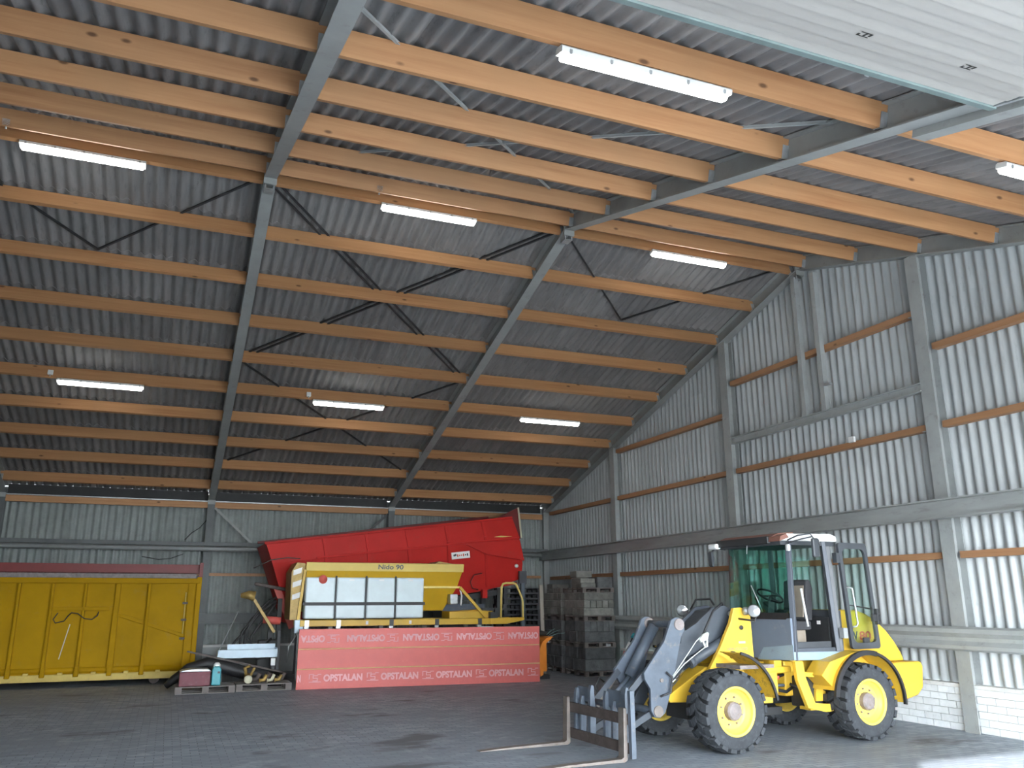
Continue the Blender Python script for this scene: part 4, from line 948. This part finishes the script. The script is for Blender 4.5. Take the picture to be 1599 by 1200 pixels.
part('deck_box', MB().box(-4.35, -3.2, y0+.05, y0+.7, 1.41, 1.58), 'spreader_yellow', sp, .01)
part('deck_box', MB().prism([(-4.2, 1.58), (-3.5, 1.62), (-3.1, 1.56), (-3.1, 1.50), (-4.2, 1.50)], 'Y', y0+.2, y0+.6), 'spreader_yellow', sp)
part('grey_tank', MB().box(-4.35, -4.15, y0+.0, y0+.25, 1.75, 2.0), 'galv', sp, .02)
part('white_hose', MB().tube([(-4.1, y0-.02, 2.10), (-4.06, y0-.02, 1.95), (-4.08, y0-.02, 1.72)], .022, 8), 'white_plastic', sp)
part('brace', MB().bar((-4.12, y0-.05, 2.16), (-3.42, y0-.08, 1.42), .07, .05, (0, 1, 0)), 'spreader_yellow', sp, .006)
part('guard_frame', MB().tube([(-3.04, y0-.1, 1.38), (-3.02, y0-.1, 2.18), (-2.98, y0-.1, 2.25), (-2.90, y0-.1, 2.27), (-2.70, y0-.1, 2.27), (-2.62, y0-.1, 2.24), (-2.46, y0-.1, 1.90), (-2.44, y0-.1, 1.80), (-2.44, y0-.1, 1.38)], .028, 8), 'spreader_lip', sp)
part('valve_block', MB().box(-3.32, -3.12, y0-.1, y0+.1, 1.41, 1.56).box(-3.2, -3.15, y0-.12, y0-.08, 1.5, 1.66).box(-3.5, -2.8, y0+.02, y0+.06, 1.60, 1.66), 'black_steel', sp)
part('end_frame', MB().prism([(-8.22, 1.42), (-7.98, 1.42), (-7.94, 2.70), (-8.12, 2.72), (-8.24, 2.5)], 'Y', y0-.0, y0+1.0), 'brass', sp)
for z in (1.86, 2.14, 2.42):
    part('reflector', MB().prism([(-8.20, z), (-8.02, z+.06), (-8.0, z+.19), (-8.20, z+.12)], 'Y', y0-.012, y0), 'white_plastic', sp)
part('end_strut', MB().bar((-8.04, y0-.05, 1.42), (-7.94, y0-.05, 2.55), .06, .04, (0, 1, 0)), 'spreader_yellow', sp)
part('drain_pipe', MB().tube([(-7.98, 8.3, 1.30), (-8.1, 8.27, 1.02), (-8.22, 8.25, .86), (-8.24, 8.25, .5)], .014, 6), 'galv', sp)
part('end_foot', MB().box(-8.12, -7.92, y0-.12, y0-.0, 1.12, 1.42), 'pale_blue', sp, .02)

# ================================================================ RED INSULATION BOARD
bd = thing('insulation_board', (-8.15, 7.25, 0), 'long red printed insulation board standing on edge in front of the spreader', 'board')
L, H, T = 5.553, 1.245, .10
ox, oy = -8.15, 7.25
part('core', MB().box(ox, ox+L, oy+.006, oy+T, 0, H), 'foam', bd)
gaps = [(.0, .400), (.425, .815), (.840, H)]
stp = [part('face_strip', MB().box(ox, ox+L, oy-.006, oy+.008, a, b), 'board_red', bd, .003) for a, b in gaps]
part('back_sheet', MB().box(ox, ox+L, oy+T, oy+T+.006, 0, H), 'board_red', bd)
def logo(x, z, roll, par, key):
    s_ = -1 if roll else 1
    g = MB()
    for a, b, c, d in ((-.13, .13, -.085, -.07), (-.13, -.112, -.02, .085), (-.13, -.02, .07, .085), (.05, .13, .07, .085), (-.05, .06, .045, .06), (-.05, -.032, .0, .06), (-.05, .06, -.008, .008), (.042, .06, -.055, .0), (-.05, .06, -.062, -.047)):
        xx = sorted((x+s_*a, x+s_*b)); zz = sorted((z+s_*c, z+s_*d)); g.box(xx[0], xx[1], oy-.009, oy-.006, zz[0], zz[1])
    part('printed_logo', g, 'board_print', par)
def word(x0_, txt, z, roll, par, wd):
    text_part('printed_word', txt, .2, 'board_print', par, face_minus_y(x0_+wd/2, oy-.0075, z, roll), .001, width=wd, height=.15, bold=.045)
PITCH_ = 1.245; fullw = .84
word(ox+.02, 'N', .225, 0, stp[0], .07)
for k in range(4):
    x = ox+.26+k*PITCH_; logo(x+.13, .225, 0, stp[0], k); word(x+.31, 'OPSTALAN', .225, 0, stp[0], fullw)
logo(ox+5.38, .225, 0, stp[0], 9)
word(ox+.04, 'OPSTA', 1.04, 180, stp[2], .52); logo(ox+.74, 1.04, 1, stp[2], 1)
for k in range(3):
    x = ox+1.04+k*PITCH_; word(x, 'OPSTALAN', 1.04, 180, stp[2], fullw); logo(x+fullw+.17, 1.04, 1, stp[2], k)
word(ox+1.04+3*PITCH_, 'OPSTALAN', 1.04, 180, stp[2], .74)
part('film_tear', MB().prism([(ox+4.10, H-.002), (ox+4.15, H+.012), (ox+4.4, H+.010), (ox+4.42, H-.002)], 'Y', oy-.012, oy+.05), 'white_plastic', bd)
bd.rotation_euler.z = R(-3.92)

# ================================================================ SNOW PLOUGH
pl = thing('snow_plough', (-2.2, 8.3, 0), 'orange snow plough blade lying on its end behind the red board', 'snow plough')
pr = [(-2.38+.02, .06), (-2.39, .40), (-2.37, .70), (-2.30, .86), (-2.18, .95), (-2.02, .98)]
mb = MB(); n = len(pr)
mb.add([(x, 7.42, z) for x, z in pr]+[(x, 9.2, z) for x, z in pr]+[(x+.03, 7.42, z-.01) for x, z in pr]+[(x+.03, 9.2, z-.01) for x, z in pr],
       sum([[(i, n+i, n+i+1, i+1), (2*n+i, 2*n+i+1, 3*n+i+1, 3*n+i), (i, i+1, 2*n+i+1, 2*n+i), (n+i, 3*n+i, 3*n+i+1, n+i+1)] for i in range(n-1)], [])+[(0, 2*n, 3*n, n), (n-1, 2*n-1, 4*n-1, 3*n-1)])
part('mouldboard', mb, 'orange_paint', pl)
part('end_rib', MB().prism([(x+.0, z) for x, z in pr]+[(-2.06, .93), (-2.20, .82), (-2.27, .66), (-2.28, .10)], 'Y', 7.40, 7.44), 'orange_paint', pl, .006)
part('rear_frame', MB().box(-2.28, -2.12, 7.55, 9.1, .16, .84), 'orange_paint', pl, .01)
part('rubber_skid', MB().box(-2.37, -2.10, 7.42, 9.2, 0, .10), 'black_rubber', pl, .01)
part('spring_frame', MB().box(-2.13, -2.06, 7.6, 9.0, .25, .33).box(-2.13, -2.06, 7.6, 9.0, .6, .68), 'black_steel', pl)
cov = single('folded_tarpaulin', MB().prism([(-2.42, .99), (-2.36, 1.07), (-2.18, 1.12), (-1.98, 1.08), (-1.90, .99)], 'Y', 7.75, 8.9), 'cable_black', 'dark folded tarpaulin lying on the orange snow plough', 'tarpaulin', bev=.03)
for k_, (p0, p1) in enumerate((((-2.08, 7.55, 1.0), (-1.80, 7.42, 1.14)), ((-2.10, 7.58, 1.02), (-1.95, 7.45, 1.16)), ((-2.04, 7.5, .99), (-1.70, 7.4, 1.06)))):
    a, b = Vector(p0), Vector(p1); m_ = (a+b)/2+V(0, 0, .02)
    st_ = single('lashing_strap', MB().bar(a, m_, .035, .006).bar(m_, b, .035, .006), 'teal_strap', ('pale green lashing strap end hanging lowest over the orange snow plough', 'pale green lashing strap end pointing up over the orange snow plough', 'pale green lashing strap end reaching furthest over the orange snow plough')[(2, 1, 0)[k_]] if 0 else ('middle pale green lashing strap end on the orange snow plough', 'steepest pale green lashing strap end on the orange snow plough', 'flattest pale green lashing strap end on the orange snow plough')[k_], 'strap', 'lashing straps')

# ================================================================ PALLETS
def pallet_mb(lx, ly, h=.145):
    mb = MB()
    for k in range(5):
        y = -ly/2+k*(ly-.10)/4; mb.box(-lx/2, lx/2, y, y+.10 if k not in (0, 4) else y+.10, h-.022, h)
    for i in range(3):
        x = -lx/2+i*(lx-.10)/2
        mb.box(x, x+.10, -ly/2, ly/2, h-.044, h-.022)
        for j in range(3):
            y = -ly/2+j*(ly-.10)/2; mb.box(x, x+.10, y, y+.10, .022, h-.044)
    for j in range(3):
        y = -ly/2+j*(ly-.10)/2; mb.box(-lx/2, lx/2, y, y+.10, 0, .022)
    return mb
def full_pallet(loc, lx, ly, label, group, mat='grey_wood', h=.145):
    t = thing('pallet', loc, label, 'pallet', group); X_, Y_, Z_ = loc
    for k in range(5):
        y = Y_-ly/2+k*(ly-.12)/4; part('deck_board', MB().box(X_-lx/2, X_+lx/2, y, y+.12, Z_+h-.022, Z_+h), mat, t)
    for i in range(3):
        x = X_-lx/2+i*(lx-.13)/2
        part('cross_board', MB().box(x, x+.13, Y_-ly/2, Y_+ly/2, Z_+h-.044, Z_+h-.022), mat, t)
        for j in range(3):
            y = Y_-ly/2+j*(ly-.10)/2; part('block', MB().box(x, x+.13, y, y+.10, Z_+.022, Z_+h-.044), mat, t)
    for j in range(3):
        y = Y_-ly/2+j*(ly-.10)/2; part('runner', MB().box(X_-lx/2, X_+lx/2, y, y+.10, Z_, Z_+.022), mat, t)
    return t
ORD = ['first', 'second', 'third', 'fourth', 'fifth', 'sixth', 'seventh', 'eighth', 'ninth', 'tenth', 'eleventh', 'twelfth', 'thirteenth', 'fourteenth', 'topmost']
# dark pallets stacked behind the spreader
dpm = pallet_mb(1.12, .8).mesh('pallet'); dpm.materials.append(MATS['dark_pallet'])
for k in range(15):
    o = D.objects.new('pallet', dpm); C.objects.link(o); o.location = (-2.10+random.uniform(-.02, .02), 10.05+random.uniform(-.02, .02), k*.1452)
    o.location.y = 9.95 - 0
    if True: o.location.x = -1.66+random.uniform(-.015, .015); o.location.y = 10.6+random.uniform(-.015, .015)
    tag(o, ORD[k]+' dark pallet from the floor in the stack of empty pallets behind the plough', 'pallet', 'stack of empty dark pallets')
pk = single('plank', MB().bar((-1.75, 8.55, 0), (-1.79, 8.62, 2.23), .10, .035, (0, 1, 0)), 'pale_plank', 'pale upright plank leaning beside the pallets of kerb stones', 'plank', bev=.003)

# kerb stone stacks along the gable wall
kcache = {}
def kerb(x, y, z, lx, ly, h, mat, label, group, rz=0):
    key = (round(lx, 3), round(ly, 3), round(h, 3), mat)
    if key not in kcache:
        mb = MB().box(-lx/2, lx/2, -ly/2, ly/2, 0, h); me = mb.mesh('kerb_stone'); me.materials.append(MATS[mat]); kcache[key] = me
    o = D.objects.new('kerb_stone', kcache[key]); C.objects.link(o); o.location = (x, y, z); o.rotation_euler.z = rz
    m = o.modifiers.new('bevel', 'BEVEL'); m.width = .012; m.segments = 1
    return tag(o, label, 'kerb stone', group)
PX = -.67
def course(yc, z, h, mode, mat, cn, lv, gs, group, dp=1.15, wd=.86, n=5):
    g = .006; of = ' %s course, %s pallet of %s' % (cn, lv, gs)
    if mode == 'x':
        for k in range(n):
            ly = dp/n; kerb(PX+random.uniform(-.012, .012), yc-dp/2+ly*(k+.5), z, wd-g, ly-g, h-.004, mat, ORD[n-1-k]+' grey kerb stone from back wall,'+of, group)
    else:
        for i in range(2):
            for k in range(n):
                lx = wd/n; kerb(PX-wd/2+lx*(k+.5), yc-dp/4+i*dp/2, z, lx-g, dp/2-g, h-.004, mat, ORD[n-1-k]+' grey kerb stone from gable, '+('front', 'rear')[i]+' row,'+of, group)
for nm, yc, gs in (('front', 8.06, 'gable column stack'), ('rear', 9.45, 'back corner stack')):
    z = 0
    spec = [(.13, 2, .28, ('x', 'x'), 'dark_kerb', 'lowest'), (.13, 2, .255, ('x', 'g'), 'dark_kerb', 'second'), (.14, 3, .19, ('x', 'g', 'x'), 'concrete_kerb', 'third')]
    for ph, nc, h, modes, mat, lv_ in spec:
        pm = pallet_mb(.88, 1.18, ph-.005).mesh('pallet'); pm.materials.append(MATS['grey_wood'])
        o = D.objects.new('pallet', pm); C.objects.link(o); o.location = (PX, yc, z); tag(o, lv_+' wooden pallet from the floor under kerb stones in '+gs, 'pallet', 'pallets under the kerb stones')
        z += ph-.001
        for c in range(nc):
            course(yc, z, h, modes[c], mat, ('lower', 'upper')[c] if nc == 2 else ('lower', 'middle', 'upper')[c], lv_, gs, 'kerb stones in the '+gs); z += h-.001
    if nm == 'front':
        pm = pallet_mb(.90, 1.18, .12).mesh('pallet'); pm.materials.append(MATS['grey_wood']); o = D.objects.new('pallet', pm); C.objects.link(o); o.location = (PX-.02, yc, z)
        tag(o, 'topmost wooden pallet under loose slabs in the stack beside the gable column', 'pallet', 'pallets under the kerb stones'); z += .122
        lb_ = 'loose grey concrete slab on top of the stack beside the gable column'
        kerb(-.46, 7.80, z, .44, .5, .27, 'dark_kerb', 'large dark block on top of the gable column stack next to the wall', 'loose slabs on top'); kerb(-.92, 7.72, z, .42, .3, .11, 'concrete_kerb', 'flat thin slab lying lowest on the gable column stack', 'loose slabs on top'); kerb(-.92, 7.75, z+.114, .42, .28, .12, 'concrete_kerb', 'small slab lying on the flat thin slab of the gable column stack', 'loose slabs on top')
        kerb(-.78, 8.27, z, .4, .35, .26, 'concrete_kerb', 'square grey block standing behind the thin slabs on the gable column stack', 'loose slabs on top'); kerb(-.78, 8.27, z+.263, .46, .38, .17, 'concrete_kerb', 'topmost grey slab on the square block of the gable column stack', 'loose slabs on top')
    else:
        lb_ = 'loose grey concrete slab on top of the stack nearer the back wall'
        kerb(-.80, 9.2, z, .5, .4, .13, 'concrete_kerb', 'single grey slab on the back corner stack beside the doubled slabs', 'loose slabs on top'); kerb(-.82, 9.7, z, .45, .4, .12, 'concrete_kerb', 'lower of two doubled grey slabs on the back corner stack', 'loose slabs on top'); kerb(-.80, 9.7, z+.124, .5, .35, .12, 'concrete_kerb', 'upper of two doubled grey slabs on the back corner stack', 'loose slabs on top')

# ================================================================ PALLETS WITH PARTS BY THE YELLOW CONTAINER
full_pallet((-9.98, 7.62, 0), 1.17, .80, 'grey wooden pallet carrying the maroon box and turquoise canister', 'pallets of spare parts')
full_pallet((-8.80, 7.72, 0), 1.14, .80, 'grey wooden pallet carrying brass fittings beside the red board', 'pallets of spare parts')
mx = thing('tool_box', (-10.2, 7.5, .145), 'maroon metal box with a dusty lid on the pallet', 'box')
part('body', MB().box(-10.50, -9.90, 7.30, 7.72, .145, .43), 'maroon', mx, .012)
part('lid', MB().prism([(-10.51, .43), (-9.89, .43), (-9.95, .475), (-10.2, .485), (-10.45, .465)], 'Y', 7.28, 7.74), 'galv', mx, .008)
jc = thing('canister', (-9.78, 7.42, .145), 'turquoise canister with a white rounded top on the pallet', 'canister')
part('body', MB().prism([(-9.87, .145), (-9.69, .145), (-9.69, .45), (-9.72, .52), (-9.84, .52), (-9.87, .45)], 'Y', 7.34, 7.52), 'teal', jc, .02)
part('cap', MB().lathe([(.001, .075), (.04, .07), (.07, .03), (.075, -.01), (.001, -.01)], (-9.78, 7.43, .52), 'Z', 14), 'white_plastic', jc)
part('label_plate', MB().box(-9.76, -9.71, 7.335, 7.341, .38, .42), 'print_dark', jc)
hz = single('rubber_hose', MB().tube([(-10.75, 8.34, .07), (-10.6, 8.34, .20), (-10.3, 8.34, .42), (-9.95, 8.34, .52), (-9.6, 8.34, .44), (-9.2, 8.34, .32), (-8.7, 8.34, .22), (-8.3, 8.34, .15)], [.06, .09, .12, .13, .14, .14, .13, .12], 12), 'black_rubber', 'thick black rubber hose draped behind the maroon box', 'hose')
bar_ = single('steel_bar', MB().bar((-10.38, 8.0, .80), (-8.30, 7.98, .30), .05, .035), 'rust_steel', 'long rusty steel bar sloping over the black hose', 'steel bar')
wt = thing('metal_trough', (-9.0, 8.3, 0), 'pale blue white sheet metal trough behind the brass fittings', 'trough')
part('front_panel', MB().prism([(-9.74, .60), (-8.52, .60), (-8.42, .66), (-8.42, .78), (-9.70, .78)], 'Y', 8.57, 8.60), 'pale_blue', wt, .006)
part('base', MB().box(-9.72, -8.42, 8.60, 9.0, .60, .63), 'pale_blue', wt)
part('rear_panel', MB().box(-9.50, -8.44, 8.97, 9.0, .63, .88), 'pale_blue', wt)
part('side_panel', MB().box(-8.45, -8.42, 8.60, 8.97, .63, .80).box(-9.72, -9.69, 8.60, 8.97, .63, .76), 'pale_blue', wt)
for lx in (-9.62, -8.50):
    for ly in (8.64, 8.94): part('leg', MB().box(lx-.03, lx+.03, ly-.03, ly+.03, 0, .60), 'black_steel', wt)
part('foot_bracket', MB().box(-8.56, -8.46, 8.54, 8.59, .42, .58), 'white_plastic', wt, .01)
# brass and iron fittings
pp = thing('pump_valve', (-9.12, 7.55, .145), 'brass pump valve with a cream flange facing outwards', 'valve', 'fittings on the pallet')
part('flange', MB().lathe([(.001, -.02), (.085, -.02), (.085, .02), (.001, .02)], (-9.13, 7.42, .235), 'Y', 18), 'cream', pp)
part('body', MB().tube([(-9.13, 7.44, .235), (-9.13, 7.62, .26), (-9.10, 7.72, .30)], [.055, .07, .05], 12), 'brass', pp)
part('neck', MB().tube([(-9.16, 7.55, .29), (-9.20, 7.52, .46), (-9.10, 7.52, .50)], .035, 8).tube([(-9.08, 7.55, .29), (-9.0, 7.52, .46)], .03, 8), 'brass', pp)
ft = [('brass', -8.82, 7.48, .05, 'small bent brass elbow lying beside the flange valve', 'fitting'), ('cream', -8.66, 7.50, .045, 'short cream pipe stub in the middle of the fittings pallet', 'fitting'), ('brass', -8.50, 7.52, .05, 'brass elbow lying near the red board', 'fitting'), ('rust_steel', -8.95, 7.62, .06, 'rusty iron coupling behind the flange valve', 'fitting'), ('rust_steel', -8.72, 7.70, .07, 'thick rusty iron pipe piece at the back of the pallet', 'fitting'), ('rust_steel', -8.42, 7.70, .06, 'rusty iron elbow at the pallet corner by the red board', 'fitting')]
for k_, (mt, x, y, r, lab, cat) in enumerate(ft):
    a = random.uniform(-.6, .6); z = .145+r*1.05
    f_ = thing('pipe_fitting', (x, y, .145), lab, cat, 'fittings on the pallet')
    p0 = V(x-.08, y, z); p1 = V(x+.02, y+.02*math.sin(a), z+.01); p2 = V(x+.07, y+.05*a, z+.10+.05*abs(a))
    part('pipe', MB().tube([p0, p1, p2], r*.8, 10), mt, f_)
    part('collar', MB().tube([p0, p0+(p1-p0)*.2], r, 10), mt, f_)
# hoses and tools behind
jk = thing('support_jack', (-8.9, 8.95, 0), 'yellow support jack arm with a dark cone head beside the hoses', 'support jack')
part('arm', MB().bar((-9.02, 8.95, 1.92), (-8.48, 8.95, 1.13), .07, .05, (0, 1, 0)), 'brass', jk, .006)
part('head', MB().tube([(-9.30, 8.95, 1.97), (-9.12, 8.95, 1.98), (-8.98, 8.95, 1.95)], [.05, .10, .12], 10), 'brass', jk)
part('foot', MB().bar((-8.36, 9.04, 1.16), (-8.36, 9.04, 0), .07, .07, (0, 1, 0)), 'black_steel', jk)
rd_ = single('steel_rod', MB().tube([(-9.95, 9.3, .02), (-9.28, 9.45, 1.62)], .014, 8), 'galv', 'thin grey steel rod leaning behind the metal trough', 'rod')
eg = thing('hydraulic_unit', (-8.6, 9.25, 0), 'dark hydraulic unit with black hoses and a red cylinder beside the red tipper body', 'hydraulic unit')
part('block', MB().box(-8.80, -8.32, 9.2, 9.5, 0, .95), 'cable_black', eg, .02)
part('cylinder', MB().tube([(-8.74, 9.12, 1.42), (-8.34, 9.12, 1.38)], .09, 12), 'red_pale', eg)
part('bracket', MB().box(-8.6, -8.5, 9.18, 9.3, .95, 1.40), 'cable_black', eg)
part('post', MB().box(-8.40, -8.30, 9.3, 9.4, 0, 1.9), 'cable_black', eg)
for k_, (dx, dz, r_) in enumerate(((0, 0, .034), (.13, -.12, .03), (-.10, -.05, .028), (.05, .14, .026))):
    part('hose', MB().tube([(-8.45, 9.35, 1.85+dz*.5), (-8.62+dx*.3, 9.24, 1.72+dz), (-8.88+dx, 9.14, 1.50+dz), (-9.10+dx, 9.12, 1.18+dz), (-9.12+dx, 9.12, .86+dz), (-8.95+dx, 9.12, .66+dz), (-8.70+dx*.5, 9.12, .68+dz), (-8.52, 9.14, .85+dz)], r_, 8), 'cable_black', eg)
part('hose_tail', MB().tube([(-9.08, 9.14, 1.2), (-9.32, 9.12, .95), (-9.48, 9.12, .72), (-9.62, 9.14, .4), (-9.7, 9.14, .03)], .028, 8), 'cable_black', eg)
